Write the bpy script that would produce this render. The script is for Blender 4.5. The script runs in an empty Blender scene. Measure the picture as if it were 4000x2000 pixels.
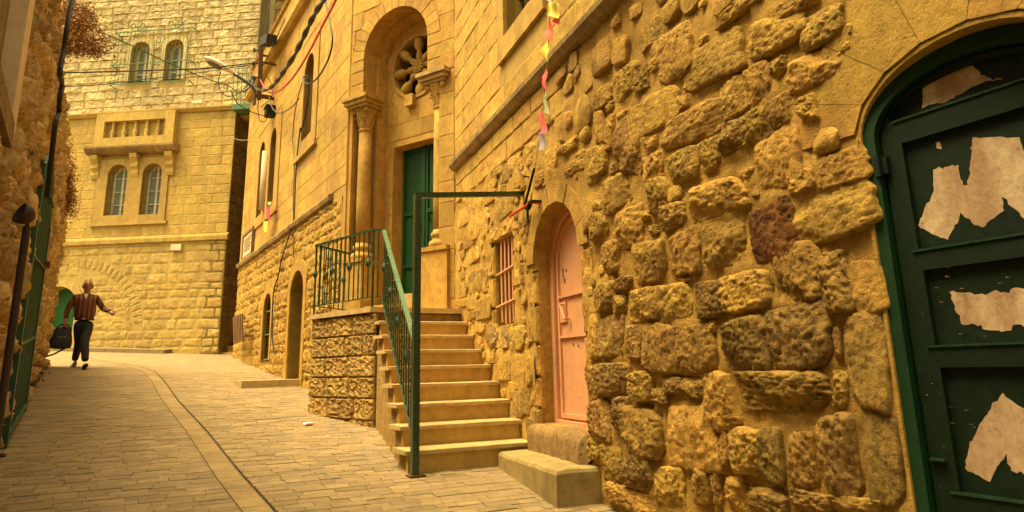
import bpy, bmesh, math, random
from math import sin, cos, pi, radians, atan2, sqrt, floor
from mathutils import Vector, Matrix, noise
from mathutils.geometry import tessellate_polygon
random.seed(7)
S = bpy.context.scene
COL = S.collection
# ------------------------------------------------------------------ camera
FPX, PPX, PPY = 2720., 2000., 790.          # measured in photo pixels (4000 x 2000)
TH = math.atan(650/2720.); RO = radians(1.27); AZ = radians(27.4)
Zv = Vector((0, 0, 1)); F0 = Vector((sin(AZ), cos(AZ), 0)); RT = Vector((cos(AZ), -sin(AZ), 0))
FW = F0*cos(TH)+Zv*sin(TH); UP = -F0*sin(TH)+Zv*cos(TH)
cx = RT*cos(RO)-UP*sin(RO); cy = RT*sin(RO)+UP*cos(RO); cz = -FW
cam = bpy.data.cameras.new('camera'); co = bpy.data.objects.new('camera', cam); COL.objects.link(co)
co.matrix_world = Matrix(((cx.x, cy.x, cz.x, 0), (cx.y, cy.y, cz.y, 0), (cx.z, cy.z, cz.z, 0), (0, 0, 0, 1)))
cam.sensor_fit = 'HORIZONTAL'; cam.sensor_width = 36; cam.lens = 36*FPX/4000; cam.shift_y = (PPY-1000)/4000
cam.clip_start = .05; cam.clip_end = 500
S.camera = co
# ------------------------------------------------------------------ light
SUN_EL, SUN_AZ = radians(68), radians(-80)   # azimuth from +Y towards +X
w = bpy.data.worlds.new('World'); S.world = w; w.use_nodes = True
nt = w.node_tree; bg = nt.nodes['Background']
sky = nt.nodes.new('ShaderNodeTexSky'); sky.sky_type = 'NISHITA'; sky.sun_disc = False
sky.sun_elevation = SUN_EL; sky.sun_rotation = SUN_AZ; sky.dust_density = 6; sky.air_density = 1.0; sky.ozone_density = 0.6
mx = nt.nodes.new('ShaderNodeMix'); mx.data_type = 'RGBA'; mx.blend_type = 'MULTIPLY'; mx.inputs[0].default_value = 1
mx.inputs[7].default_value = (1.0, .83, .46, 1)      # dusty, warm air
nt.links.new(sky.outputs[0], mx.inputs[6]); nt.links.new(mx.outputs[2], bg.inputs[0]); bg.inputs[1].default_value = .15
sl = bpy.data.lights.new('sun', 'SUN'); sl.energy = 1.5; sl.angle = radians(32); sl.color = (1, .85, .50)
so = bpy.data.objects.new('sun', sl); COL.objects.link(so)
sd = Vector((sin(SUN_AZ)*cos(SUN_EL), cos(SUN_AZ)*cos(SUN_EL), sin(SUN_EL)))
so.rotation_euler = sd.to_track_quat('Z', 'Y').to_euler(); so.location = (0, 0, 30)
vs = S.view_settings; vs.view_transform = 'Standard'; vs.look = 'None'; vs.exposure = 1.95; vs.gamma = 1; vs.use_curve_mapping = False
# ------------------------------------------------------------------ pixel helpers
def ray(x, y):
    dx, dy = x-PPX, PPY-y
    r = dx*cos(RO)+dy*sin(RO); u = -dx*sin(RO)+dy*cos(RO)
    return FW*FPX+RT*r+UP*u
def dist2(p): return p.dot(FW)
G0, GS = -1.337, .092
def g(y): return G0+GS*y
def gnd(x, y):
    v = ray(x, y); return v*(G0/(v.z-GS*v.y))
def at_y(x, y, Y):
    v = ray(x, y); return v*(Y/v.y)
class Fr:
    """vertical plane: u to the right when seen from the street, v up, n to the street"""
    def __init__(s, o, ang, flip=False):
        s.o = Vector((o[0], o[1], 0)); a = radians(ang); k = 1 if flip else -1
        s.u = Vector((sin(a), cos(a), 0))*k; s.n = Vector((s.u.y, -s.u.x, 0))
    def px(s, x, y, d=0):
        v = ray(x, y); p = v*((s.o+s.n*d).dot(s.n)/v.dot(s.n)); return (p-s.o).dot(s.u), p.z
    def pt(s, u, v, d=0): return s.o+s.u*u+s.n*d+Vector((0, 0, v))
    def ppt(s, x, y, d=0):
        a, b = s.px(x, y, d); return s.pt(a, b, d)
W1 = Fr((3.12, 5.72), 7.5)
P0 = W1.pt(W1.px(1777, 700)[0], 0)
T = Fr((P0.x, P0.y), -28)
W2 = Fr((2.48, 9.83), -3.4)
FA = Fr((1.68, 20.4), -57)
L = Fr((-1.28, 9.1), -4.3, True)
_p = W1.ppt(3370, 545); GD = Fr((_p.x, _p.y), -1)
# ------------------------------------------------------------------ materials
def new_mat(name):
    m = bpy.data.materials.new(name); m.use_nodes = True; t = m.node_tree
    return m, t, t.nodes['Principled BSDF']
def N(t, typ, **k):
    n = t.nodes.new(typ)
    for a, b in k.items(): setattr(n, a, b)
    return n
def ramp(t, fac, stops):
    r = N(t, 'ShaderNodeValToRGB'); e = r.color_ramp.elements
    while len(e) < len(stops): e.new(.5)
    for q, (p, c) in zip(e, stops):
        q.position = p; q.color = (c, c, c, 1) if isinstance(c, (int, float)) else (*c, 1)
    t.links.new(fac, r.inputs[0]); return r.outputs[0]
def mixc(t, fac, a, b, mode='MIX'):
    m = N(t, 'ShaderNodeMix', data_type='RGBA', blend_type=mode)
    for i, x in ((0, fac), (6, a), (7, b)):
        if isinstance(x, (int, float)): m.inputs[i].default_value = x
        elif isinstance(x, tuple): m.inputs[i].default_value = (*x, 1)
        else: t.links.new(x, m.inputs[i])
    return m.outputs[2]
def math_(t, op, a, b=0.):
    m = N(t, 'ShaderNodeMath', operation=op)
    for i, x in ((0, a), (1, b)):
        if isinstance(x, (int, float)): m.inputs[i].default_value = x
        else: t.links.new(x, m.inputs[i])
    return m.outputs[0]
def stone_mat(name, c1, c2, dark, sc=3., bump=.6, pits=.5, var=.35, stain=.45, rough=.9, bd=.02, stretch=(1, 1, 1), stain_c=None, fine=45.):
    c1, c2, dark = (tuple(x*.78 for x in c) for c in (c1, c2, dark)); stain_c = stain_c and tuple(x*.8 for x in stain_c)
    m, t, p = new_mat(name); lk = t.links.new
    geo = N(t, 'ShaderNodeNewGeometry'); oi = N(t, 'ShaderNodeObjectInfo'); at = N(t, 'ShaderNodeAttribute', attribute_name='rnd')
    rnd = math_(t, 'FRACT', math_(t, 'ADD', oi.outputs['Random'], at.outputs['Fac']))
    mp = N(t, 'ShaderNodeMapping'); mp.inputs['Scale'].default_value = stretch
    off = N(t, 'ShaderNodeVectorMath', operation='SCALE'); off.inputs[0].default_value = (37, 53, 71); lk(rnd, off.inputs['Scale'])
    ad = N(t, 'ShaderNodeVectorMath', operation='ADD'); lk(geo.outputs['Position'], ad.inputs[0]); lk(off.outputs[0], ad.inputs[1]); lk(ad.outputs[0], mp.inputs[0])
    def nz(s, d=6, r=.62, vec=None, di=0):
        n = N(t, 'ShaderNodeTexNoise'); n.inputs['Scale'].default_value = s; n.inputs['Detail'].default_value = d; n.inputs['Roughness'].default_value = r; n.inputs['Distortion'].default_value = di
        lk(vec or mp.outputs[0], n.inputs['Vector']); return n.outputs['Fac']
    n1 = nz(sc); n2 = nz(sc*4, 8, .7, di=.6); n3 = nz(fine, 6, .7); nb = nz(.9, 5, .6, geo.outputs['Position'])
    col = mixc(t, ramp(t, n1, [(.35, 0.), (.65, 1.)]), c1, c2)
    col = mixc(t, math_(t, 'MULTIPLY', ramp(t, n2, [(.42, 0.), (.72, 1.)]), .75), col, dark)
    v = N(t, 'ShaderNodeTexVoronoi', feature='F1'); v.inputs['Scale'].default_value = fine*.55; lk(mp.outputs[0], v.inputs['Vector'])
    pit = math_(t, 'MULTIPLY', ramp(t, v.outputs['Distance'], [(.12, 1.), (.34, 0.)]), ramp(t, n2, [(.42, 0.), (.6, 1.)]))
    col = mixc(t, math_(t, 'MULTIPLY', pit, pits), col, tuple(x*.35 for x in dark))
    val = math_(t, 'ADD', math_(t, 'MULTIPLY', rnd, var), 1-var*.5)
    val = math_(t, 'MULTIPLY', val, math_(t, 'ADD', math_(t, 'MULTIPLY', n3, .5), .75))
    hs = N(t, 'ShaderNodeHueSaturation'); hs.inputs['Hue'].default_value = .5; lk(val, hs.inputs['Value'])
    hu = math_(t, 'ADD', math_(t, 'MULTIPLY', math_(t, 'FRACT', math_(t, 'MULTIPLY', rnd, 7.3)), .014), .494); lk(hu, hs.inputs['Hue'])
    lk(col, hs.inputs['Color']); col = hs.outputs[0]
    if stain:
        # long weather streaks and lichen blotches of their own shape
        mp2 = N(t, 'ShaderNodeMapping'); mp2.inputs['Scale'].default_value = (2.2, 2.2, .5); lk(geo.outputs['Position'], mp2.inputs[0])
        s1 = nz(1.6, 7, .65, mp2.outputs[0], .4)
        col = mixc(t, math_(t, 'MULTIPLY', math_(t, 'MULTIPLY', ramp(t, s1, [(.47, 0.), (.66, 1.)]), ramp(t, n3, [(.3, .45), (.6, 1.)])), stain), col, stain_c or tuple(x*.6 for x in dark))
    lk(col, p.inputs['Base Color']); p.inputs['Roughness'].default_value = rough; p.inputs['Specular IOR Level'].default_value = .25
    h = math_(t, 'ADD', math_(t, 'MULTIPLY', n2, .6), math_(t, 'MULTIPLY', n3, .35)); h = math_(t, 'SUBTRACT', h, math_(t, 'MULTIPLY', pit, .5*pits))
    b = N(t, 'ShaderNodeBump'); b.inputs['Strength'].default_value = bump; b.inputs['Distance'].default_value = bd; lk(h, b.inputs['Height']); lk(b.outputs[0], p.inputs['Normal'])
    return m
def paint_mat(name, c, chip=None, rough=.45, amt=.25, bump=.15, sc=14., spec=.4, dust=None):
    c = tuple(x*.8 for x in c); chip = chip and tuple(x*.8 for x in chip)
    m, t, p = new_mat(name); lk = t.links.new
    geo = N(t, 'ShaderNodeNewGeometry')
    n = N(t, 'ShaderNodeTexNoise'); n.inputs['Scale'].default_value = sc; n.inputs['Detail'].default_value = 8; n.inputs['Roughness'].default_value = .7; lk(geo.outputs['Position'], n.inputs['Vector'])
    n2 = N(t, 'ShaderNodeTexNoise'); n2.inputs['Scale'].default_value = 2.; n2.inputs['Detail'].default_value = 5; lk(geo.outputs['Position'], n2.inputs['Vector'])
    col = mixc(t, ramp(t, n2.outputs['Fac'], [(.3, 0.), (.7, 1.)]), c, tuple(min(1, x*1.35) for x in c))
    if dust: col = mixc(t, math_(t, 'MULTIPLY', ramp(t, n2.outputs['Fac'], [(.4, 0.), (.75, 1.)]), .35), col, dust)
    col = mixc(t, math_(t, 'MULTIPLY', ramp(t, n.outputs['Fac'], [(.66-.12*amt, 0.), (.70, 1.)]), 1. if chip else 0.), col, chip or c)
    lk(col, p.inputs['Base Color']); p.inputs['Specular IOR Level'].default_value = spec
    lk(ramp(t, n.outputs['Fac'], [(.3, max(0, rough-.12)), (.7, min(1, rough+.2))]), p.inputs['Roughness'])
    b = N(t, 'ShaderNodeBump'); b.inputs['Strength'].default_value = bump; b.inputs['Distance'].default_value = .004; lk(n.outputs['Fac'], b.inputs['Height']); lk(b.outputs[0], p.inputs['Normal'])
    return m
M = {}
M['rubble'] = stone_mat('rubble_stone', (.72, .44, .085), (.55, .325, .060), (.20, .11, .028), 3.2, 1., .35, .5, .35, bd=.05, fine=60, stain_c=(.14, .085, .03))
M['rubble_dark'] = stone_mat('rubble_stone_weathered', (.54, .33, .078), (.40, .235, .055), (.13, .078, .025), 4, 1., .4, .4, .4, bd=.05, fine=60, stain_c=(.10, .075, .035))
M['rust'] = stone_mat('iron_stained_stone', (.42, .18, .03), (.20, .08, .02), (.045, .024, .01), 5, 1., .9, .2, .4, bd=.03)
M['mortar'] = stone_mat('lime_mortar', (.62, .38, .074), (.52, .31, .058), (.30, .17, .036), 3.2, 1., .25, .05, .4, bd=.04, fine=70)
M['ashlar'] = stone_mat('yellow_ashlar', (.62, .385, .072), (.52, .315, .058), (.33, .19, .04), 2.2, .9, .3, .25, .45, bd=.022, fine=60, stain_c=(.22, .135, .05))
M['ashlar_joint'] = stone_mat('ashlar_joint', (.50, .31, .068), (.44, .27, .058), (.34, .20, .05), 2, .4, .2, .1, .4)
M['carved'] = stone_mat('carved_limestone', (.60, .37, .08), (.50, .30, .062), (.30, .175, .045), 3, .5, .2, .1, .5, bd=.008, fine=80)
M['portal'] = stone_mat('portal_limestone', (.60, .365, .072), (.50, .295, .058), (.30, .17, .04), 2.4, .6, .35, .3, .45, bd=.01, fine=70, stain_c=(.2, .12, .05))
M['cornice'] = stone_mat('weathered_cornice', (.48, .32, .10), (.38, .25, .085), (.20, .14, .06), 5, .6, .4, .5, .8, bd=.01, stain_c=(.11, .095, .06))
M['far'] = stone_mat('pale_limestone', (.66, .475, .14), (.58, .41, .115), (.40, .27, .075), 2, .7, .3, .28, .4, bd=.03, fine=30, stain_c=(.26, .20, .10))
M['far_plain'] = stone_mat('pale_dressed_stone', (.66, .46, .115), (.58, .395, .095), (.42, .28, .07), 1.6, .5, .2, .2, .5, bd=.02, fine=35, stain_c=(.27, .20, .085))
M['far_up'] = stone_mat('pale_hazed_stone', (.80, .65, .31), (.72, .57, .26), (.52, .41, .19), 1.8, .6, .4, .3, .75, bd=.03, fine=30, stain_c=(.25, .205, .11))  # pale stone, brightened further so its colour holds the far haze
M['far_joint'] = stone_mat('pale_joint', (.60, .43, .13), (.54, .38, .11), (.42, .29, .085), 2, .4, .2, .05, .4)
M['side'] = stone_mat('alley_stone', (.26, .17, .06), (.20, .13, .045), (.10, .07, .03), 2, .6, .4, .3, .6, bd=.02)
M['left'] = stone_mat('left_wall_stone', (.80, .58, .27), (.68, .47, .19), (.30, .18, .07), 3, 1., .7, .6, .4, bd=.05, fine=28, stain_c=(.17, .11, .05))
M['left_mortar'] = stone_mat('left_wall_mortar', (.58, .40, .17), (.50, .33, .13), (.26, .16, .06), 3, 1., .6, .1, .4, bd=.05, fine=25)
M['slab'] = stone_mat('pale_slab', (.80, .63, .38), (.74, .57, .33), (.60, .44, .24), 2, .3, .1, .1, .3, fine=60)
M['tread'] = stone_mat('stair_tread_stone', (.66, .48, .20), (.58, .41, .165), (.40, .27, .10), 3, .3, .25, .12, .35, rough=.7, bd=.006, fine=70)
M['riser'] = stone_mat('stair_riser_stone', (.64, .41, .105), (.57, .36, .088), (.40, .24, .06), 2.5, .3, .3, .15, .4, rough=.75, bd=.006, fine=70)
M['block'] = stone_mat('rock_faced_block', (.53, .345, .095), (.45, .28, .075), (.25, .155, .05), 4, 1., .5, .3, .35, bd=.03, fine=45)
M['brick'] = stone_mat('worn_paver', (.35, .255, .12), (.30, .215, .10), (.20, .14, .065), 1.2, .6, .35, .35, .8, rough=.8, bd=.008, fine=70, stain_c=(.21, .165, .10))
M['street'] = stone_mat('dusty_paving', (.36, .265, .125), (.31, .225, .105), (.22, .155, .07), 1., .5, .15, .0, .8, rough=.85, bd=.01, fine=50, stain_c=(.23, .18, .11))
M['bed'] = stone_mat('sandy_joint_bed', (.25, .18, .085), (.21, .15, .07), (.14, .10, .047), 3, .5, .3, 0, .3, bd=.01)
M['grime'] = stone_mat('gutter_grime', (.17, .12, .06), (.13, .09, .045), (.08, .055, .028), 3, .5, .3, 0, 0, bd=.01)
M['gutter'] = stone_mat('gutter_slab', (.38, .275, .125), (.32, .225, .10), (.21, .145, .06), 2., .4, .3, .2, .4, bd=.006, fine=60)
M['concrete'] = stone_mat('old_concrete', (.44, .32, .125), (.37, .26, .095), (.22, .15, .055), 2., .5, .35, 0, .65, bd=.01, fine=60, stain_c=(.2, .14, .06))
M['sill'] = stone_mat('worn_sill', (.40, .265, .085), (.32, .20, .06), (.16, .10, .04), 4, .9, .7, 0, .5, bd=.02)
M['green'] = paint_mat('dark_green_paint', (.0018, .012, .0032), (.05, .05, .025), .55, .12, .2, 30, .25)
M['green_frame'] = paint_mat('green_frame_paint', (.005, .034, .010), (.05, .06, .03), .5, .12, .2, 30, .3)
M['rail'] = paint_mat('railing_green_paint', (.007, .040, .016), None, .28, .05, .05, 40, .7)
M['rail_sheen'] = paint_mat('sky_sheen_green_paint', (.07, .15, .075), (.2, .24, .14), .3, .1, .1, 25, .7)  # railing green made paler, a painted sky reflection on the stair handrail
M['portal_green'] = paint_mat('portal_door_green', (.008, .060, .012), (.08, .08, .03), .55, .1, .2, 18, .35)
M['far_green'] = paint_mat('bright_green_paint', (.016, .125, .022), (.06, .1, .03), .5, .1, .2, 18, .35)
M['gate'] = paint_mat('gate_green_paint', (.018, .075, .030), (.12, .1, .04), .45, .2, .2, 20, .4)
M['pale_green'] = paint_mat('faded_green_iron', (.10, .20, .09), (.2, .2, .1), .6, .3, .2, 20, .3)
M['pink'] = paint_mat('salmon_paint', (.62, .31, .155), (.34, .15, .07), .55, .7, .25, 22, .3, dust=(.46, .24, .10))
M['iron'] = paint_mat('rusty_iron', (.10, .045, .02), (.16, .06, .02), .7, .4, .4, 30, .3)
M['pipe'] = paint_mat('brown_pipe', (.045, .028, .018), (.09, .05, .025), .6, .3, .3, 30, .3)
M['white'] = paint_mat('chalky_white', (.68, .60, .38), (.5, .4, .22), .6, .2, .1, 20, .3)
M['black'] = paint_mat('black_rubber', (.018, .014, .012), None, .55, 0, .1, 30, .4)
M['red'] = paint_mat('red_plastic', (.55, .035, .02), None, .45, 0, .05, 30, .4)
M['cable'] = paint_mat('grey_cable', (.10, .085, .06), None, .6, 0, .1, 30, .3)
M['wire'] = paint_mat('pale_wire', (.5, .42, .28), None, .6, 0, .1, 30, .3)
M['wood'] = paint_mat('grey_wood', (.22, .13, .06), (.1, .06, .03), .8, .4, .6, 18, .2)
M['patch'] = stone_mat('scraped_poster_patch', (.74, .60, .38), (.64, .50, .30), (.36, .25, .13), 9, .4, .5, .1, .8, rough=.85, bd=.003, fine=90, stain_c=(.30, .15, .07))
M['dark_inside'] = paint_mat('dark_interior', (.010, .008, .006), None, .9, 0, .1, 20, .1)  # near-black colour stands in for the unlit space behind openings
M['lampw'] = paint_mat('lamp_cream', (.70, .60, .40), None, .4, 0, .05, 20, .4)
gm, gt, gp = new_mat('window_glass'); gp.inputs['Base Color'].default_value = (.035, .045, .04, 1); gp.inputs['Roughness'].default_value = .12; gp.inputs['Specular IOR Level'].default_value = .6
M['glass'] = gm
M['glass_far'] = gm.copy(); M['glass_far'].node_tree.nodes['Principled BSDF'].inputs['Base Color'].default_value = (.24, .26, .19, 1); M['glass_far'].node_tree.nodes['Principled BSDF'].inputs['Roughness'].default_value = .3  # base colour lightened to paint the sky's reflection into the far panes
def flat(name, c, rough=.7, trans=0):
    m, t, p = new_mat(name); n = N(t, 'ShaderNodeTexNoise'); n.inputs['Scale'].default_value = 30; ge = N(t, 'ShaderNodeNewGeometry'); t.links.new(ge.outputs['Position'], n.inputs['Vector'])
    t.links.new(mixc(t, n.outputs['Fac'], tuple(x*.8 for x in c), tuple(min(1, x*1.15) for x in c)), p.inputs['Base Color'])
    p.inputs['Roughness'].default_value = rough
    return m
# ------------------------------------------------------------------ mesh helpers
class MB:
    def __init__(s): s.v = []; s.f = []
    def add(s, vs, fs):
        o = len(s.v); s.v += [Vector(a) for a in vs]; s.f += [tuple(i+o for i in f) for f in fs]; return s
    def hexa(s, b, t):      # two quads, bottom ring and top ring
        return s.add(list(b)+list(t), [(3, 2, 1, 0), (4, 5, 6, 7), (0, 1, 5, 4), (1, 2, 6, 5), (2, 3, 7, 6), (3, 0, 4, 7)])
    def fbox(s, F, u0, u1, v0, v1, d0, d1):
        return s.hexa([F.pt(u0, v0, d0), F.pt(u1, v0, d0), F.pt(u1, v1, d0), F.pt(u0, v1, d0)], [F.pt(u0, v0, d1), F.pt(u1, v0, d1), F.pt(u1, v1, d1), F.pt(u0, v1, d1)])
    def box(s, a, b):
        x0, y0, z0 = a; x1, y1, z1 = b
        return s.hexa([(x0, y0, z0), (x1, y0, z0), (x1, y1, z0), (x0, y1, z0)], [(x0, y0, z1), (x1, y0, z1), (x1, y1, z1), (x0, y1, z1)])
    def bar(s, p, q, w, h=None, up=Zv):
        p, q = Vector(p), Vector(q); h = h or w; d = (q-p).normalized()
        a = d.cross(up)
        if a.length < 1e-3: a = d.cross(Vector((1, 0, 0)))
        a.normalize(); b = a.cross(d).normalized(); a *= w/2; b *= h/2
        return s.hexa([p-a-b, p+a-b, p+a+b, p-a+b], [q-a-b, q+a-b, q+a+b, q-a+b])
    def tube(s, pts, r, n=8, cap=True):
        pts = [Vector(p) for p in pts]; R = r if isinstance(r, (list, tuple)) else [r]*len(pts)
        o = len(s.v); prev = None
        for i, p in enumerate(pts):
            d = (pts[min(i+1, len(pts)-1)]-pts[max(i-1, 0)])
            d = d.normalized() if d.length > 1e-9 else Zv
            if prev is None:
                a = d.cross(Vector((.31, .17, .93)))
                if a.length < .05: a = d.cross(Vector((1, 0, 0)))
            else: a = prev-d*prev.dot(d)
            a.normalize(); prev = a; b = d.cross(a)
            for k in range(n):
                t = 2*pi*k/n; s.v.append(p+(a*cos(t)+b*sin(t))*R[i])
        for i in range(len(pts)-1):
            for k in range(n):
                k2 = (k+1) % n; s.f.append((o+i*n+k, o+i*n+k2, o+(i+1)*n+k2, o+(i+1)*n+k))
        if cap:
            s.f.append(tuple(o+k for k in range(n))[::-1]); e = o+(len(pts)-1)*n; s.f.append(tuple(e+k for k in range(n)))
        return s
    def lathe(s, base, prof, n=16, axis=None, xa=None):
        ax = (axis or Zv).normalized(); a = xa or ax.cross(Vector((0, 1, .01))).normalized(); b = ax.cross(a)
        o = len(s.v); base = Vector(base)
        for h, r in prof:
            for k in range(n):
                t = 2*pi*k/n; s.v.append(base+ax*h+(a*cos(t)+b*sin(t))*r)
        for i in range(len(prof)-1):
            for k in range(n):
                k2 = (k+1) % n; s.f.append((o+i*n+k, o+i*n+k2, o+(i+1)*n+k2, o+(i+1)*n+k))
        s.f.append(tuple(o+k for k in range(n))[::-1]); e = o+(len(prof)-1)*n; s.f.append(tuple(e+k for k in range(n)))
        return s
    def plate(s, F, outer, holes=(), d0=-.3, d1=0., back=False):
        loops = [outer]+list(holes); flatp = [p for l in loops for p in l]
        tris = tessellate_polygon([[Vector((a, b, 0)) for a, b in l] for l in loops])
        o = len(s.v); n = len(flatp)
        s.v += [F.pt(a, b, d1) for a, b in flatp]+[F.pt(a, b, d0) for a, b in flatp]
        for t in tris:
            A, B, C = (flatp[i] for i in t)
            cr = (B[0]-A[0])*(C[1]-A[1])-(B[1]-A[1])*(C[0]-A[0])
            if abs(cr) < 1e-10: continue
            t = t if cr > 0 else t[::-1]
            s.f.append(tuple(o+i for i in t))
            if back: s.f.append(tuple(o+n+i for i in t[::-1]))
        k = 0
        for li, l in enumerate(loops):
            ar = sum(l[i][0]*l[(i+1) % len(l)][1]-l[(i+1) % len(l)][0]*l[i][1] for i in range(len(l)))
            for i in range(len(l)):
                a, b = o+k+i, o+k+(i+1) % len(l); q = (a, a+n, b+n, b)
                ccw = ar > 0
                s.f.append(q if ccw == (li == 0) else q[::-1])
            k += len(l)
        return s
    def build(s, name, mat, parent=None, smooth=False, kind=None, label=None):
        me = bpy.data.meshes.new(name); me.from_pydata([tuple(v) for v in s.v], [], s.f); me.update()
        o = link(name, me, mat, parent, label)
        if smooth:
            for p in me.polygons: p.use_smooth = True
        if kind: o['kind'] = kind
        return o
def link(name, me, mat, parent=None, label=None):
    o = bpy.data.objects.new(name, me); COL.objects.link(o)
    if mat is not None and me is not None and not me.materials: me.materials.append(M[mat] if isinstance(mat, str) else mat)
    if parent is not None: setpar(o, parent)
    if label: o['label'] = label
    return o
def world(o):
    m = Matrix.Translation(o.location) if o.type == 'EMPTY' else o.matrix_basis.copy()
    if o.parent: m = world(o.parent) @ o.matrix_parent_inverse @ m
    return m
def setpar(o, parent): o.parent = parent; o.matrix_parent_inverse = world(parent).inverted()
def tag(o, label, cat, group=None, kind=None):
    o['label'] = label; o['category'] = cat
    if group: o['group'] = group
    if kind: o['kind'] = kind
    return o
def thing(name, loc, label, cat, group=None):
    o = bpy.data.objects.new(name, None); COL.objects.link(o); o.location = loc; o.empty_display_size = .2
    return tag(o, label, cat, group)
def struct(o): o['kind'] = 'structure'; return o
def arch(u0, u1, v0, vsp, rise=None, n=14, point=0.):
    c = (u0+u1)/2; a = (u1-u0)/2; rise = a if rise is None else rise
    pts = [(u0, v0), (u1, v0)]
    for i in range(n+1):
        t = pi*i/n; pts.append((c+a*cos(t), vsp+rise*(sin(t)+point*(1-abs(cos(t)))*0)))
    return pts
def rect(u0, u1, v0, v1): return [(u0, v0), (u1, v0), (u1, v1), (u0, v1)]
def circ(c, r, n=28): return [(c[0]+r*cos(2*pi*i/n), c[1]+r*sin(2*pi*i/n)) for i in range(n)]
def hole_span(poly, v0, v1):
    """u extent of a hole between two heights"""
    us = []
    n = len(poly)
    for i in range(n):
        (a, b), (c, d) = poly[i], poly[(i+1) % n]
        for k in range(9):
            f = k/8; vv = b+(d-b)*f
            if v0-1e-6 <= vv <= v1+1e-6: us.append(a+(c-a)*f)
        if (b-v0)*(d-v0) < 0: us.append(a+(c-a)*(v0-b)/(d-b))
        if (b-v1)*(d-v1) < 0: us.append(a+(c-a)*(v1-b)/(d-b))
    return (min(us), max(us)) if us else None
# unit blocks (x,y in -.5..+.5, z 0..1 towards the street); shared by all masonry
def unit_block(kind, seed):
    nx, ny = {'smooth': (4, 2), 'boss': (7, 4), 'rough': (10, 7), 'rock': (16, 9)}[kind]
    e = {'smooth': .03, 'boss': .07, 'rough': .10, 'rock': .05}[kind]; rs = random.Random(seed*31+7)
    of = Vector((seed*9.3, seed*4.1, 2.2))
    xs = [-.5, -.5+e]+[-.5+e+(1-2*e)*(i+1)/nx for i in range(nx-1)]+[.5-e, .5]
    ys = [-.5, -.5+e]+[-.5+e+(1-2*e)*(i+1)/ny for i in range(ny-1)]+[.5-e, .5]
    vs, fs = [], []; X, Y = len(xs), len(ys)
    for j, y in enumerate(ys):
        for i, x in enumerate(xs):
            edge = i in (0, X-1) or j in (0, Y-1); p = Vector((x*3, y*2.2, 0))+of
            if kind == 'smooth': z = 1-(.22 if edge else .0)+.05*noise.noise(p*2)
            elif kind == 'boss': z = (.30 if edge else .72)+(.0 if edge else .36*noise.noise(p*1.6)+.16*noise.noise(p*4))
            elif kind == 'rock': z = .25 if edge else .55+.30*noise.noise(p*2.2)+.30*noise.noise(p*5)+.22*noise.noise(p*11)
            else:
                r = max(abs(x), abs(y))*2; z = (.12 if edge else .55+.35*(1-r**3))+(0 if edge else .30*noise.noise(p*1.3)+.22*noise.noise(p*3.1)+.12*noise.noise(p*7))
            jx = jy = 0
            if kind == 'rough':
                if edge: jx = .035*noise.noise(p*1.7+Vector((5, 0, 0))); jy = .05*noise.noise(p*1.7+Vector((0, 7, 0)))
                # round the corners of the outline
                cxn = abs(x)*2; cyn = abs(y)*2
                k = 1-.09*(cxn**4)*(cyn**4)-.03*rs.random()*edge
                x_, y_ = x*k+jx, y*k+jy
            else: x_, y_ = x, y
            if kind == 'boss' and edge: x_ += .012*noise.noise(p*3); y_ += .02*noise.noise(p*3+Vector((3, 3, 3)))
            vs.append((x_, y_, z))
    for j in range(Y-1):
        for i in range(X-1): fs.append((j*X+i, j*X+i+1, (j+1)*X+i+1, (j+1)*X+i))
    ring = [i for i in range(X)]+[j*X+X-1 for j in range(1, Y)]+[(Y-1)*X+i for i in range(X-2, -1, -1)]+[j*X for j in range(Y-2, 0, -1)]
    o = len(vs)
    for i in ring: vs.append((vs[i][0], vs[i][1], -.2))
    for k in range(len(ring)):
        k2 = (k+1) % len(ring); fs.append((ring[k], o+k, o+k2, ring[k2]))
    return vs, fs
UNITS = {k: [unit_block(k, i+ord(k[0])) for i in range(n)] for k, n in (('smooth', 4), ('boss', 8), ('rough', 12), ('rock', 8))}
UMESH = {}
def umesh(kind, i, mat):
    key = (kind, i, mat)
    if key not in UMESH:
        vs, fs = UNITS[kind][i]; me = bpy.data.meshes.new(kind+'_'+'block'); me.from_pydata(vs, [], fs); me.update()
        me.materials.append(M[mat])
        if kind == 'rough':
            for p in me.polygons: p.use_smooth = True
        UMESH[key] = me
    return UMESH[key]
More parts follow.
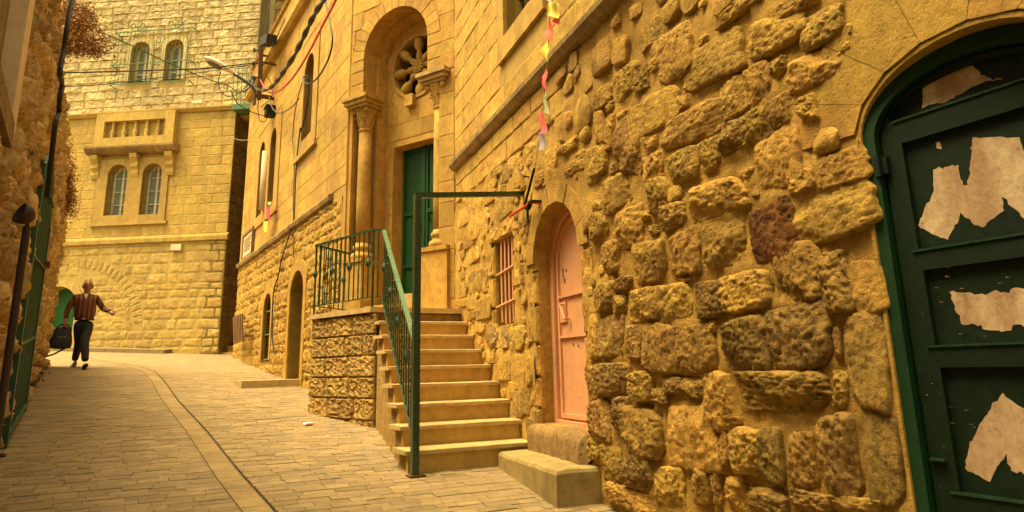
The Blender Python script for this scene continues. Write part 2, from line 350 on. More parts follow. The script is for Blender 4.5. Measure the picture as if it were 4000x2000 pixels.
class Masonry:
    """collects blocks of one thing; the 300 largest in view become parts, the rest one joined part"""
    def __init__(s): s.b = []
    def block(s, F, u0, u1, v0, v1, d0, d1, kind, mat, rot=0.):
        uc, vc = (u0+u1)/2, (v0+v1)/2; wd, ht, dp = u1-u0, v1-v0, d1-d0
        V = getattr(F, 'vd', Zv); a, b = F.u*cos(rot)+V*sin(rot), -F.u*sin(rot)+V*cos(rot); o = F.pt(uc, vc, d0)
        m = Matrix(((a.x*wd, b.x*ht, F.n.x*dp, o.x), (a.y*wd, b.y*ht, F.n.y*dp, o.y), (a.z*wd, b.z*ht, F.n.z*dp, o.z), (0, 0, 0, 1)))
        f = dist2(o); sc = -1
        if f > .3:
            q = o.dot(cx)/f*FPX+PPX, PPY-o.dot(cy)/f*FPX
            vis = max(0., -F.n.dot(o)/o.length)
            sc = wd*ht*vis/f/f if -150 < q[0] < 4150 and -150 < q[1] < 2150 and vis > 0 else -1
        s.b.append((sc, m, kind, random.randrange(len(UNITS[kind])), mat))
    def courses(s, F, u0, u1, v0, v1, hs, ws, holes=(), kind='smooth', mat='ashlar', d=(0, .012), joint=.008, pad=.0, jit=0., rot=0., bottom=None, skip=.0, matf=None):
        v = v0
        while v < v1-.04:
            h = random.uniform(*hs); h = min(h, v1-v)
            if v1-(v+h) < hs[0]*.5: h = v1-v
            spans = [(u0, u1)]
            for ho in holes:
                e = hole_span(ho, v, v+h)
                if not e: continue
                e0, e1 = e[0]-pad, e[1]+pad; ns = []
                for a, b in spans:
                    if e1 <= a or e0 >= b: ns.append((a, b))
                    else:
                        if e0-a > .03: ns.append((a, e0))
                        if b-e1 > .03: ns.append((e1, b))
                spans = ns
            for a, b in spans:
                u = a; first = True
                while u < b-.01:
                    wd = random.uniform(*ws)*(random.uniform(.4, 1) if first else 1); first = False
                    wd = min(wd, b-u)
                    if b-(u+wd) < ws[0]*.5: wd = b-u
                    vb = v
                    if bottom is not None and v+h < bottom(F.pt(u+wd/2, 0, 0))+.02: u += wd; continue
                    if random.random() >= skip:
                        jj = random.uniform(-jit, jit); jt = random.uniform(-jit, jit)
                        s.block(F, u+joint/2, u+wd-joint/2, vb+joint/2+jj*.3, v+h-joint/2+jt*.3, d[0], d[1]*random.uniform(.75, 1.25) if jit else d[1], kind, matf(u, v) if matf else mat, random.uniform(-rot, rot))
                    u += wd
            v += h
    def flush(s, name, parent, limit=300, joined='masonry'):
        s.b.sort(key=lambda b: -b[0]); vis = [b for b in s.b if b[0] > 0][:limit]; rest = s.b[len(vis):] if len(vis) == limit else [b for b in s.b if b[0] <= 0]
        inv = world(parent).inverted()
        for sc, m, k, i, mat in vis:
            o = bpy.data.objects.new(name, umesh(k, i, mat)); COL.objects.link(o); o.parent = parent; o.matrix_parent_inverse = inv; o.matrix_basis = m
        mats = sorted({b[4] for b in rest})
        for mt in mats:
            vs, fs, rn = [], [], []
            for sc, m, k, i, mat in rest:
                if mat != mt: continue
                a, b = UNITS[k][i]; o = len(vs); vs += [tuple(m @ Vector(p)) for p in a]; fs += [tuple(q+o for q in f) for f in b]; rn += [random.random()]*len(a)
            me = bpy.data.meshes.new(joined); me.from_pydata(vs, [], fs); me.update()
            me.attributes.new('rnd', 'FLOAT', 'POINT').data.foreach_set('value', rn)
            o = link(joined, me, mt, parent); o['kind'] = 'stuff'
def rubble_stone(F, uc, vc, wd, ht, prot, rot, mat, parent, name='stone', seed=0, squar=4.5, n=29, d0=-.03):
    """rough quarried stone: irregular outline, broken facets on the face, square grid so that it has no poles"""
    of = Vector((seed*3.7, seed*1.3, seed*.7)); m = MB(); rr = random.Random(seed)
    chop = [(rr.uniform(0, 2*pi), rr.uniform(.82, 1.)) for _ in range(4)]      # flats cut off the outline
    cr, sr = cos(rot), sin(rot)
    planes = [(rr.uniform(-.22, .22), rr.uniform(-.18, .26), rr.uniform(.95, 1.1))]
    for _ in range(5):
        t = rr.uniform(0, 2*pi); k = rr.uniform(.3, 1.1); planes.append((-cos(t)*k, -sin(t)*k, rr.uniform(1.12, 1.7)))
    skew = (rr.uniform(-.12, .12), rr.uniform(-.12, .12))
    def rad(t):
        c, s_ = abs(cos(t)), abs(sin(t)); r = 1/((c**squar+s_**squar)**(1/squar))
        r *= 1+.09*noise.noise(Vector((cos(t)*1.6, sin(t)*1.6, 0))+of)+.06*noise.noise(Vector((cos(t)*4, sin(t)*4, 3))+of)
        for a, k in chop:
            cc = cos(t-a)
            if cc > .2: r = min(r, k*1.3/cc)
        return r
    gs = [-1, -.985, -.93]+[-.82+1.64*i/(n-7) for i in range(n-6)]+[.93, .985, 1]
    n = len(gs)
    def place(x, y, z):
        x, y = x*(1+skew[0]*y)+.5*skew[1]*y, y*(1+skew[1]*x)
        X, Y = x*wd/2, y*ht/2; X, Y = X*cr-Y*sr, X*sr+Y*cr
        m.v.append(F.pt(uc+X, vc+Y, z))
    for t_ in gs:
        for s_ in gs:
            r = max(abs(s_), abs(t_)); th = atan2(t_, s_); sq = 1/max(abs(cos(th)), abs(sin(th)))
            k = rad(th)/sq if r > 0 else 1; k = 1+(k-1)*r**1.5; x, y = s_*k, t_*k
            if r > .999: z = d0
            else:
                P = Vector((x*wd*5, y*ht*5, 0))+of
                f = min(a*x+b*y+c for a, b, c in planes); f = max(f, .35)
                f += .06*noise.noise(P*1.1)+.11*noise.noise(P*2.1)-.35*max(0, .18-abs(noise.noise(P*1.6+of)))+.17*noise.noise(P*4.3)+.17*noise.noise(P*9)+.11*noise.noise(P*17)
                z = prot*max(.05, f*(.78 if r > .98 else .96 if r > .9 else 1.))
            place(x, y, z)
    for j in range(n-1):
        for i in range(n-1): a = j*n+i; m.f.append((a, a+1, a+n+1, a+n))
    return m.build(name, mat, parent, smooth=True)
def mortar_field(F, u0, u1, v0f, v1, cell, holes, amp, name, mat, parent, d=0., stones=()):
    """rough mortar surface as a displaced grid with the openings left out"""
    m = MB(); nu = int((u1-u0)/cell)+1; v0 = v0f; nv = int((v1-v0)/cell)+1; idx = {}
    def inside(p, u, v):
        c = False; n = len(p)
        for i in range(n):
            (a, b), (e, f) = p[i], p[(i+1) % n]
            if (b > v) != (f > v) and u < (e-a)*(v-b)/(f-b)+a: c = not c
        return c
    bbs = [(min(a for a, b in h), max(a for a, b in h), min(b for a, b in h), max(b for a, b in h), h) for h in holes]
    bins = {}
    for st in stones:
        for a in range(int((st[0]-st[2]*1.6)//.2), int((st[0]+st[2]*1.6)//.2)+1):
            for b in range(int((st[1]-st[3]*1.6)//.2), int((st[1]+st[3]*1.6)//.2)+1): bins.setdefault((a, b), []).append(st)
    def lift(u, v):
        z = 0.
        for a, b, c, e, pr in bins.get((int(u//.2), int(v//.2)), ()):
            q = (abs((u-a)/c)**4+abs((v-b)/e)**4)**.25
            if q < .97: z = max(z, 0)
            elif q < 1.35: z = max(z, pr*.40*(1-(q-.97)/.38)**1.2)
        return z
    def vid(i, j):
        if (i, j) not in idx:
            u = u0+(u1-u0)*i/nu; v = v0+(v1-v0)*j/nv
            p = F.pt(u, v, 0); z = d+amp*(noise.noise(p*3.1)+.5*noise.noise(p*8)+.25*noise.noise(p*19))+lift(u, v)
            idx[(i, j)] = len(m.v); m.v.append(F.pt(u, v, z))
        return idx[(i, j)]
    for j in range(nv):
        for i in range(nu):
            u = u0+(u1-u0)*(i+.5)/nu; v = v0+(v1-v0)*(j+.5)/nv
            if any(a < u < b and c < v < e and inside(h, u, v) for a, b, c, e, h in bbs): continue
            m.f.append((vid(i, j), vid(i+1, j), vid(i+1, j+1), vid(i, j+1)))
    return m.build(name, mat, parent, smooth=True)
def grow(poly, k):
    c = (sum(p[0] for p in poly)/len(poly), (min(p[1] for p in poly)+max(p[1] for p in poly))/2)
    return [(p[0]+(k if p[0] > c[0] else -k), p[1]+(k if p[1] > c[1] else -k*0)) for p in poly]
def ring_stones(F, c, r0, r1, t0, t1, n, d0, d1, mat, parent, name='voussoir', ry=1., gap=.012):
    for i in range(n):
        a = t0+(t1-t0)*i/n+gap/2; b = t0+(t1-t0)*(i+1)/n-gap/2; m = MB(); q = []
        dd = d1*random.uniform(.8, 1.2)
        m.plate(F, [(c[0]+r0*cos(a), c[1]+r0*ry*sin(a)), (c[0]+r1*cos(a), c[1]+r1*ry*sin(a)), (c[0]+r1*cos(b), c[1]+r1*ry*sin(b)), (c[0]+r0*cos(b), c[1]+r0*ry*sin(b))], (), d0, dd)
        m.build(name, mat, parent)
def fbox(F, u0, u1, v0, v1, d0, d1, name, mat, parent): return MB().fbox(F, u0, u1, v0, v1, d0, d1).build(name, mat, parent)
# ================================================================== GROUND
def Xw(y): return 3.12+.1317*(y-5.72)            # right wall line
def Xl(y): return -1.28-.0752*(y-9.1) if y > 3.3 else -2.2            # left wall line
m = MB(); m.add([(-40, -25, g(-25)-.032), (40, -25, g(-25)-.032), (40, 45, g(45)-.032), (-40, 45, g(45)-.032)], [(0, 1, 2, 3)])
ground = struct(m.build('ground', 'bed'))
GUT = [(1.16, .2), (1.05, 2.), (.92, 3.6), (.83, 5.05), (.74, 6.23), (.62, 8.4), (.42, 11.11), (.30, 13.62), (.15, 15.65), (-.14, 16.95), (-.66, 18.1), (-1.4, 19.9)]
def gut(y):
    for (a, b), (c, d) in zip(GUT, GUT[1:]):
        if b <= y <= d: return a+(c-a)*(y-b)/(d-b)
    return GUT[0][0] if y < GUT[0][1] else GUT[-1][0]
GW = .18
YB = 15.0
def sheet(name, xl, xr, y0, y1, n, mat, dz=0.):
    m = MB()
    for i in range(n+1):
        y = y0+(y1-y0)*i/n; m.v += [Vector((xl(y), y, g(y)+dz)), Vector((xr(y), y, g(y)+dz))]
    for i in range(n): m.f.append((2*i, 2*i+1, 2*i+3, 2*i+2))
    return m.build(name, mat)
street = struct(sheet('street', lambda y: -9, lambda y: 9, YB, 40, 20, 'street', -.001))
pav = thing('brick_paving', (0, 6, g(6)), 'worn beige brick paving laid across the sloping street', 'paving'); pav['kind'] = 'structure'
del pav['category']
class GFr:
    u = Vector((1, 0, 0)); vd = Vector((0, 1, GS)).normalized(); n = Vector((0, -GS, 1)).normalized(); o = Vector((0, 0, G0))
    def pt(s, u, v, d=0): return Vector((u, v, g(v)))+s.n*d
GF = GFr(); mb = Masonry(); y = 1.0; ci = 0
while y < YB-.01:
    h = min(.098*random.uniform(.92, 1.08), YB-y); ym = y+h/2; gr = gut(ym)
    for a, b in ((Xl(ym)-.15, gr-GW-.008), (gr+.02, Xw(ym)+.1)):
        u = a-(.0 if ci % 2 else .13)
        while u < b-.01:
            wd = random.uniform(.15, .27); u2 = min(u+wd, b)
            if b-u2 < .1: u2 = b
            if u2 > a+.02 and not (u > 2.75 and 5.9 < y) :
                mb.block(GF, max(u, a)+.002, u2-.002, y+.003, y+h-.003, -.012, random.uniform(-.003, .003), 'smooth', 'brick', random.uniform(-.012, .012))
            u = u2
    y += h; ci += 1
mb.flush('brick', pav, 300, 'paving_bricks')
for nm_, fa, fb_ in (('sand_bed', lambda y: Xl(y)-.3, lambda y: gut(y)-GW), ('sand_bed', lambda y: gut(y)+.02, lambda y: Xw(y)+.2)):
    o_ = sheet(nm_, fa, fb_, .9, YB, 60, 'bed', -.0075); setpar(o_, pav)
y = .4; gi = 0
while y < 19.0:
    ln = random.uniform(.38, .62); e = min(y+ln-.008, 19.2); m = MB(); q = []
    for yy in (y, e):
        x = gut(yy); sl_ = (gut(yy+.3)-gut(yy-.3))/.6; k = sqrt(1+sl_*sl_); q.append((x-GW*k, x))
    dz = .002 if y < YB-.6 else .006
    b = [Vector((q[0][0], y, g(y)-.03)), Vector((q[0][1], y, g(y)-.03)), Vector((q[1][1], e, g(e)-.03)), Vector((q[1][0], e, g(e)-.03))]
    t = [p+Vector((0, 0, .03+dz-(.008 if i in (1, 2) else 0))) for i, p in enumerate(b)]
    m.hexa(b, t).build('gutter_slab', 'gutter', pav); y += ln
# dirt filled slot beside the gutter further up the street
m = MB()
for i in range(30):
    y = YB-.02+4.6*i/29; x = gut(y); m.v += [Vector((x, y, g(y)+.003)), Vector((x+.022, y, g(y)+.003))]
for i in range(29): m.f.append((2*i, 2*i+1, 2*i+3, 2*i+2))
m.build('gutter_slot', 'grime', pav)
m = MB()
for i in range(60):
    y = .4+(YB-.45)*i/59; x = gut(y); m.v += [Vector((x-.01, y, g(y)-.018)), Vector((x+.03, y, g(y)-.018))]
for i in range(59): m.f.append((2*i, 2*i+1, 2*i+3, 2*i+2))
m.build('gutter_slot', 'grime', pav)

# ================================================================== RUBBLE WALL (right)
RW = thing('rubble_stone_wall', W1.pt(2, -1.2, -.2), 'rough golden rubble stone wall holding the salmon door and the torn-poster green door', 'wall')
PD = arch(.17, 1.15, -.47, .93, .47); SW = rect(-1.06, -.41, .44, 1.34)
GDo = arch(3.955, 4.82, -1.35, .90, .272, 20)
holes1 = [PD, SW, GDo]
MB().plate(W1, rect(-2.64, 7.3, -1.7, 2.6), [PD, SW, GDo], -.55, -.035).build('wall_core', 'mortar', RW)
crops = {'A': (2300, 100, 2.147), 'B': (2800, 0, 2.147), 'C': (2300, 600, 2.147), 'D': (2800, 500, 2.147), 'E': (2300, 1100, 2.147), 'F': (2850, 1000, 2.147), 'G': (2300, 1500, 2.576), 'H': (2800, 1500, 2.576), 'K': (1750, 550, 2.147), 'M': (1750, 950, 1.84)}
TR = {
 'A': [(500, 60, 170, 200), (700, 240, 260, 400, 8), (525, 330, 100, 110), (940, 130, 70, 100), (1010, 290, 440, 330, 10), (300, 470, 190, 220), (430, 450, 110, 190), (95, 600, 130, 160), (155, 680, 65, 60), (270, 745, 90, 60), (520, 730, 380, 290, 5), (765, 640, 60, 120), (850, 830, 470, 270, 8), (65, 850, 85, 260), (165, 890, 80, 270, 6), (255, 960, 115, 290, 8), (500, 1010, 90, 130), (350, 1090, 130, 300, 10), (60, 1150, 130, 200), (195, 1190, 55, 90), (520, 1190, 140, 230), (780, 1170, 235, 260), (1000, 1080, 160, 250), (1190, 920, 190, 250), (1185, 610, 190, 310)],
 'B': [(160, 60, 320, 110), (600, 60, 420, 150, 5), (460, 270, 450, 290, 6), (850, 225, 330, 280, 8), (1100, 230, 60, 100), (1050, 390, 140, 80), (790, 580, 390, 270, 5), (500, 560, 110, 160), (330, 690, 210, 320), (130, 830, 230, 270), (300, 1060, 190, 250), (530, 920, 230, 260), (760, 910, 135, 230)],
 'C': [(210, 330, 205, 270), (60, 430, 80, 80), (330, 620, 190, 320), (450, 520, 60, 80), (700, 520, 190, 200), (575, 350, 140, 290, 14), (1060, 375, 420, 290, 6), (70, 600, 110, 210), (175, 860, 100, 260), (490, 910, 220, 340), (780, 830, 235, 350), (1110, 750, 310, 370), (270, 1090, 155, 105), (130, 1180, 135, 190), (520, 640, 60, 80), (780, 1055, 90, 45)],
 'D': [(500, 270, 350, 480), (690, 420, 200, 230), (450, 870, 350, 460), (930, 1180, 190, 280), (235, 390, 110, 100), (1020, 330, 380, 280), (940, 720, 620, 400)],
 'E': [(450, 190, 240, 260), (700, 170, 245, 290), (990, 150, 205, 300), (130, 130, 130, 230), (250, 190, 85, 140), (170, 460, 190, 330), (370, 510, 105, 280), (580, 560, 255, 400), (745, 400, 80, 90), (880, 560, 295, 380), (1010, 380, 70, 100), (200, 820, 255, 270), (430, 880, 145, 230), (690, 870, 165, 130), (860, 890, 145, 160), (580, 960, 90, 120), (1090, 1000, 245, 460), (25, 460, 85, 350), (20, 850, 60, 290), (275, 1100, 120, 260)],
 'F': [(107, 305, 390, 320), (555, 130, 345, 480), (860, 240, 225, 460), (150, 740, 350, 440), (575, 680, 460, 520), (880, 730, 85, 270), (900, 1120, 140, 290), (420, 1130, 690, 320), (1125, 260, 250, 430), (1130, 870, 290, 760)],
 'G': [(120, 380, 200, 410), (540, 500, 310, 480), (1020, 540, 470, 590), (220, 780, 180, 390), (490, 880, 250, 350), (390, 1150, 430, 210), (800, 1050, 260, 410), (1110, 1030, 150, 340), (1250, 1010, 80, 380), (50, 650, 80, 200)],
 'H': [(290, 680, 295, 440), (560, 720, 175, 530), (860, 760, 250, 530), (1200, 720, 340, 790), (1630, 750, 300, 900), (190, 1130, 165, 310), (490, 1180, 335, 240), (920, 1190, 345, 210), (1350, 1230, 470, 170), (60, 620, 95, 400)],
 'K': [(850, 150, 85, 170), (665, 160, 50, 90), (1080, 170, 85, 140), (1200, 200, 125, 290), (530, 180, 85, 110), (440, 570, 115, 170), (470, 280, 100, 120), (230, 540, 120, 180), (240, 700, 150, 210), (150, 430, 85, 120), (340, 350, 90, 110), (1240, 720, 100, 190), (1250, 540, 85, 95), (640, 660, 55, 85), (200, 960, 85, 110), (240, 1170, 140, 180), (580, 330, 85, 100), (120, 640, 80, 140), (330, 470, 80, 100), (160, 830, 90, 110), (430, 430, 70, 90), (390, 250, 90, 80), (300, 200, 90, 90), (740, 330, 70, 110), (990, 40, 110, 90), (680, 60, 80, 100), (1010, 250, 70, 90)],
 'M': [(185, 285, 85, 145), (255, 285, 45, 125), (160, 420, 68, 115), (90, 340, 55, 100), (240, 470, 100, 150), (290, 640, 65, 110), (480, 680, 98, 165), (380, 870, 95, 220), (485, 930, 85, 250), (290, 810, 55, 100), (560, 900, 45, 240), (440, 1060, 55, 120), (485, 1150, 65, 180), (545, 1130, 55, 200), (180, 510, 85, 55), (375, 675, 95, 140), (90, 430, 70, 60), (215, 610, 55, 60)],
}
dark_px = {('D', 2): 'rust', ('F', 9): 'rubble_dark', ('H', 4): 'rubble_dark', ('H', 3): 'rubble_dark', ('E', 5): 'rubble_dark', ('D', 5): 'mortar', ('D', 6): 'rubble', ('F', 8): 'mortar'}
flat_px = {('D', 5): .03, ('D', 6): .035, ('F', 8): .022, ('F', 9): .035, ('H', 4): .03, ('A', 0): .025}
placed = []; lifted = []; sid = 0
def uvpx(c, x, y):
    ox, oy, sc = crops[c]; return W1.px(ox+x/sc, oy+y/sc, .03)
for c, lst in TR.items():
    for k, e in enumerate(lst):
        x, y, wd, ht = e[:4]; rot = radians(-e[4]*.5) if len(e) > 4 else radians(random.uniform(-4, 4)); sid += 1
        a = uvpx(c, x-wd/2, y); b = uvpx(c, x+wd/2, y); lo = uvpx(c, x, y+ht/2); hi = uvpx(c, x, y-ht/2); ce = uvpx(c, x, y)
        wu, hv = abs(b[0]-a[0])*1.12, abs(hi[1]-lo[1])*1.08
        low = max(0., min(1., (1.6-ce[1])/1.8)); near = max(0., min(1., (ce[0]+.4)/2.2))
        prot = (.018+.042*near*(.35+.65*low))*random.uniform(.8, 1.3); prot = min(prot, .32*min(wu, hv)+.01)
        prot = flat_px.get((c, k), prot)
        mat = dark_px.get((c, k)) or ('rubble_dark' if random.random() < (.03+.32*low*near) else 'rubble')
        rubble_stone(W1, ce[0], ce[1], wu, hv, prot, rot, mat, RW, seed=sid, squar=random.uniform(6, 12)); placed.append((ce[0], ce[1], wu/2, hv/2)); lifted.append((ce[0], ce[1], wu/2, hv/2, prot))
placed += [(.66, .4, .62, 1.1), (-.73, .9, .42, .55), (4.42, 0, .55, 1.3)]
# stones outside the traced picture area and chips in wide joints
def filler(n, u0, u1, v0, v1, smin, smax, pr):
    global sid
    for _ in range(n):
        wd = random.uniform(smin, smax); ht = wd*random.uniform(.6, .95); u = random.uniform(u0, u1); v = random.uniform(v0, v1)
        if any(abs(u-a) < wd/2*.9+c*.95 and abs(v-b) < ht/2*.9+d*.95 for a, b, c, d in placed): continue
        sid += 1; placed.append((u, v, wd/2, ht/2))
        rubble_stone(W1, u, v, wd, ht, random.uniform(*pr), random.uniform(-.3, .3), 'rubble_dark' if random.random() < .15 else 'rubble', RW, seed=sid, n=11)
filler(500, .95, 3.85, .9, 2.5, .12, .32, (.025, .045))
filler(300, 4.95, 7.2, -1.35, 2.3, .25, .45, (.04, .07))
filler(160, 1.1, 3.9, -1.25, -.5, .2, .34, (.03, .06))
filler(260, -2.45, 0.1, -.6, 2.0, .09, .16, (.012, .028))
filler(350, -2.4, 3.9, -.6, 2.1, .05, .10, (.01, .02))
mortar_field(W1, -2.64, 7.3, -1.7, 2.6, .035, [grow(PD, .04), grow(SW, .04), grow(GDo, .015)], .024, 'mortar', 'mortar', RW, d=-.002, stones=lifted)
# tooled course under the cornice
mb = Masonry(); mb.courses(W1, -2.55, .95, 2.12, 2.55, (.2, .24), (.42, .7), (), 'boss', 'ashlar', (0, .022), .014, jit=.01)
mb.flush('tooled_block', RW, 300)
# dressed jamb stones
def jambs(F, xs, v0, v1, d0, d1, mat, parent, hs=(.24, .42), name='jamb_stone', kind='boss'):
    mb = Masonry()
    for u0, u1 in xs:
        v = v0
        while v < v1-.05:
            h = min(random.uniform(*hs), v1-v); k = random.uniform(0, .04)
            mb.block(F, u0-(k if u0 < u1 and xs.index((u0, u1)) == 0 else 0), u1+(k if xs.index((u0, u1)) else 0), v+.005, v+h-.005, d0, d1*random.uniform(.85, 1.2), kind, mat); v += h
    mb.flush(name, parent)
jambs(W1, [(-.02, .172), (1.148, 1.34)], -.66, .95, -.05, .022, 'rubble', RW)
ring_stones(W1, (.66, .93), .488, .66, 0, pi, 9, -.05, .02, 'mortar', RW, ry=.96)
jambs(W1, [(-1.22, -1.055), (-.412, -.24)], .40, 1.36, -.05, .02, 'ashlar', RW, (.22, .38))
mb = Masonry(); mb.block(W1, -1.22, -.82, 1.345, 1.52, -.05, .02, 'boss', 'rubble'); mb.block(W1, -.815, -.24, 1.345, 1.54, -.05, .024, 'boss', 'rubble')
mb.block(W1, -1.2, -.80, .20, .435, -.08, .05, 'boss', 'sill'); mb.block(W1, -.79, -.30, .19, .435, -.08, .055, 'boss', 'sill'); mb.flush('lintel_stone', RW)
# worn stone sill under the salmon door
m = MB(); n = 10
for j, (d, v) in enumerate([(.10, -.75), (.10, -.56), (.085, -.505), (.05, -.478), (-.2, -.468)]):
    for i in range(n+1):
        u = .14+1.06*i/n; p = W1.pt(u, v, d); k = .018*noise.noise(p*6)+.01*noise.noise(p*15); m.v.append(W1.pt(u, v+k*(j > 0), d+k*1.4))
for j in range(4):
    for i in range(n): a = j*(n+1)+i; m.f.append((a, a+1, a+n+2, a+n+1))
m.f += [(0, n+1, 2*n+2, 3*n+3, 4*n+4), (n, 5*n+4, 4*n+3, 3*n+2, 2*n+1)]
m.build('door_sill', 'sill', RW, smooth=True)
# ---- salmon door
pdoor = MB().plate(W1, arch(.185, 1.135, -.465, .92, .465), (), -.23, -.19).build('door', 'pink', RW, label='salmon pink metal door with arched top')
m = MB().plate(W1, arch(.16, 1.16, -.475, .93, .48), [arch(.24, 1.08, -.44, .925, .40)], -.24, -.145); m.build('door_frame', 'pink', pdoor)
m = MB().plate(W1, arch(.262, 1.06, -.42, .92, .375), [arch(.30, 1.02, -.385, .915, .34)], -.20, -.17); m.build('leaf_edge', 'pink', pdoor)
for px in ((2220, 1152), (2222, 1313)):
    v = W1.px(px[0], px[1], -.17)[1]; fbox(W1, .28, 1.04, v-.012, v+.012, -.2, -.168, 'rail', 'pink', pdoor)
a = W1.ppt(2187, 1190, -.13); b = W1.ppt(2205, 1245, -.13)
m = MB(); m.tube([a+Vector((.05, 0, .0)), a, a+Vector((0, 0, -.01)), b, b+Vector((.05, 0, 0))], .011, 8); m.build('handle', 'pink', pdoor)
fbox(W1, W1.px(2190, 1200, -.17)[0]-.03, W1.px(2190, 1200, -.17)[0]+.10, W1.px(2190, 1260, -.17)[1], W1.px(2190, 1180, -.17)[1], -.19, -.172, 'lock_plate', 'pink', pdoor)
for px in ((2190, 1052), (2192, 1062), (2193, 1078), (2197, 1090), (2199, 1100), (2204, 1055), (2232, 1345), (2252, 1350)):
    u, v = W1.px(px[0], px[1], -.17); fbox(W1, u-.009, u+.009, v-.012, v+.010, -.195, -.186, 'paint_chip', 'iron', pdoor)
fbox(W1, .16, 1.16, -.49, -.466, -.24, -.15, 'threshold_strip', 'iron', pdoor)
# ---- barred window
win = fbox(W1, -1.10, -.37, .40, 1.38, -.5, -.42, 'window', 'dark_inside', RW); win['label'] = 'small dark window recess with salmon bars'
for u in (-.92, -.80, -.68, -.57, -.475):
    m = MB().tube([W1.pt(u, .47+random.uniform(-.02, .02), -.055), W1.pt(u+.008, 1.0, -.05), W1.pt(u+.004, 1.335, -.055)], .0125, 8); m.build('bar', 'pink', win)
for v, sl_ in ((1.00, .0), (.66, .0)):
    MB().tube([W1.pt(-1.05, v-.02, -.035), W1.pt(-.42, v+.02, -.035)], .0115, 8).build('crossbar', 'pink', win)
# ---- green arched door with torn poster patches
gdoor = MB().plate(GD, arch(.05, .80, -1.3, .885, .222, 20), (), -.09, -.05).build('arched_door', 'green', RW, label='dark green metal door with arched top and scraped poster patches')
fr = MB().plate(GD, arch(-.012, .86, -1.34, .90, .272, 24), [arch(.05, .80, -1.30, .89, .217, 24)], -.09, .0); fr.build('door_frame', 'green_frame', gdoor)
# stiles and rails standing proud of the sheet panels
m = MB().plate(GD, arch(.062, .788, -1.28, .89, .207, 24), [arch(.105, .745, .953, .955, .115, 20)[::1], rect(.145, .705, .42, .85), rect(.15, .70, .05, .335), rect(.155, .695, -.465, -.03), rect(.155, .695, -1.15, -.55)], -.06, -.028); m.build('leaf_frame', 'green', gdoor)
for v in (.945, .412, .048, -.47):
    fbox(GD, .12, .73, v-.004, v+.004, -.04, -.022, 'rail_bead', 'rail', gdoor)
u, v = GD.px(3430, 650); m = MB().tube([GD.pt(u, v-.045, .004), GD.pt(u, v+.045, .004)], .014, 10); m.fbox(GD, u, u+.035, v-.035, v+.035, -.03, -.006); m.build('hinge', 'green', gdoor)
u, v = GD.px(3660, 1798); fbox(GD, u-.035, u+.02, v-.004, v+.004, -.03, -.01, 'latch_slot', 'rail', gdoor)
def patch(c0, pts, nm='poster_scrap'):
    ox, oy = c0; uv = [GD.px(ox+x/1.288, oy+y/1.288, -.047) for x, y in pts]; fine = []
    for i, (a, b) in enumerate(uv):
        c, d = uv[(i+1) % len(uv)]; k = max(1, int(sqrt((c-a)**2+(d-b)**2)/.012))
        for j in range(k):
            q = j/k; p = Vector((a+(c-a)*q, b+(d-b)*q, 0)); e = .004 if j == 0 else .009
            fine.append((p.x+e*(noise.noise(p*60)+.6*noise.noise(p*170)), p.y+e*(noise.noise(p*60+Vector((9, 9, 9)))+.6*noise.noise(p*170+Vector((5, 5, 5))))))
    if sum(fine[i][0]*fine[(i+1) % len(fine)][1]-fine[(i+1) % len(fine)][0]*fine[i][1] for i in range(len(fine))) < 0: fine = fine[::-1]
    MB().plate(GD, fine, (), -.0502, -.0485).build(nm, 'patch', gdoor)
patch((2800, 0), [(1035, 395), (1150, 350), (1270, 320), (1360, 390), (1430, 396), (1430, 402), (1355, 404), (1270, 445), (1160, 510), (1095, 522), (1030, 545)])
patch((2800, 0), [(1085, 850), (1215, 830), (1235, 930), (1265, 932), (1285, 690), (1400, 690), (1520, 690), (1560, 800), (1620, 830), (1610, 1110), (1546, 1100), (1430, 980), (1440, 1060), (1335, 1145), (1280, 1120), (1225, 1070), (1160, 1205), (1090, 1180), (1010, 1135), (1050, 1040), (1090, 960)])
patch((2800, 1000), [(1170, 182), (1260, 180), (1350, 197), (1380, 180), (1470, 190), (1480, 165), (1600, 158), (1640, 340), (1490, 350), (1480, 378), (1340, 370), (1330, 345), (1225, 340)])
patch((2800, 1000), [(1435, 690), (1546, 770), (1630, 850), (1640, 1120), (1546, 1100), (1480, 1080), (1455, 990), (1410, 1060), (1370, 1140), (1300, 1100), (1245, 1065), (1270, 960), (1320, 850)])
patch((2800, 0), [(1098, 716), (1118, 714), (1130, 750), (1105, 746)])
rs = random.Random(5)
for i in range(26):
    cxp, cyp = rs.choice([(1080, 780), (1000, 720), (1300, 770), (1150, 100), (1420, 80), (980, 880), (1240, 330)]); x = cxp+rs.gauss(0, 60); y = cyp+rs.gauss(0, 60)
    u, v = GD.px(2800+x/1.288, 1000+y/1.288, -.028); r = rs.uniform(.0008, .0018)
    if u < .07 or v < -1.1: continue
    MB().plate(GD, [(u-r, v-r), (u+r*.8, v-r*.7), (u+r, v+r), (u-r*.6, v+r*.8)], (), -.06, -.0265).build('paint_fleck', 'patch', gdoor)
ring_stones(W1, (4.388, .90), .465, .95, .12, pi-.12, 7, -.05, .016, 'mortar', RW, ry=.63, gap=.006)
# mortar lip round the green door
lip = arch(3.935, 4.84, -1.34, .90, .288, 24); MB().plate(W1, lip, [arch(3.952, 4.823, -1.36, .895, .273, 24)], -.06, .010).build('mortar_lip', 'mortar', RW)

# ================================================================== CHURCH
CH = thing('church_building', T.pt(-1, .3, -.5), 'golden ashlar church with a round-arched portal, column shafts and a wheel window', 'church')
ash = Masonry(); rub = Masonry()
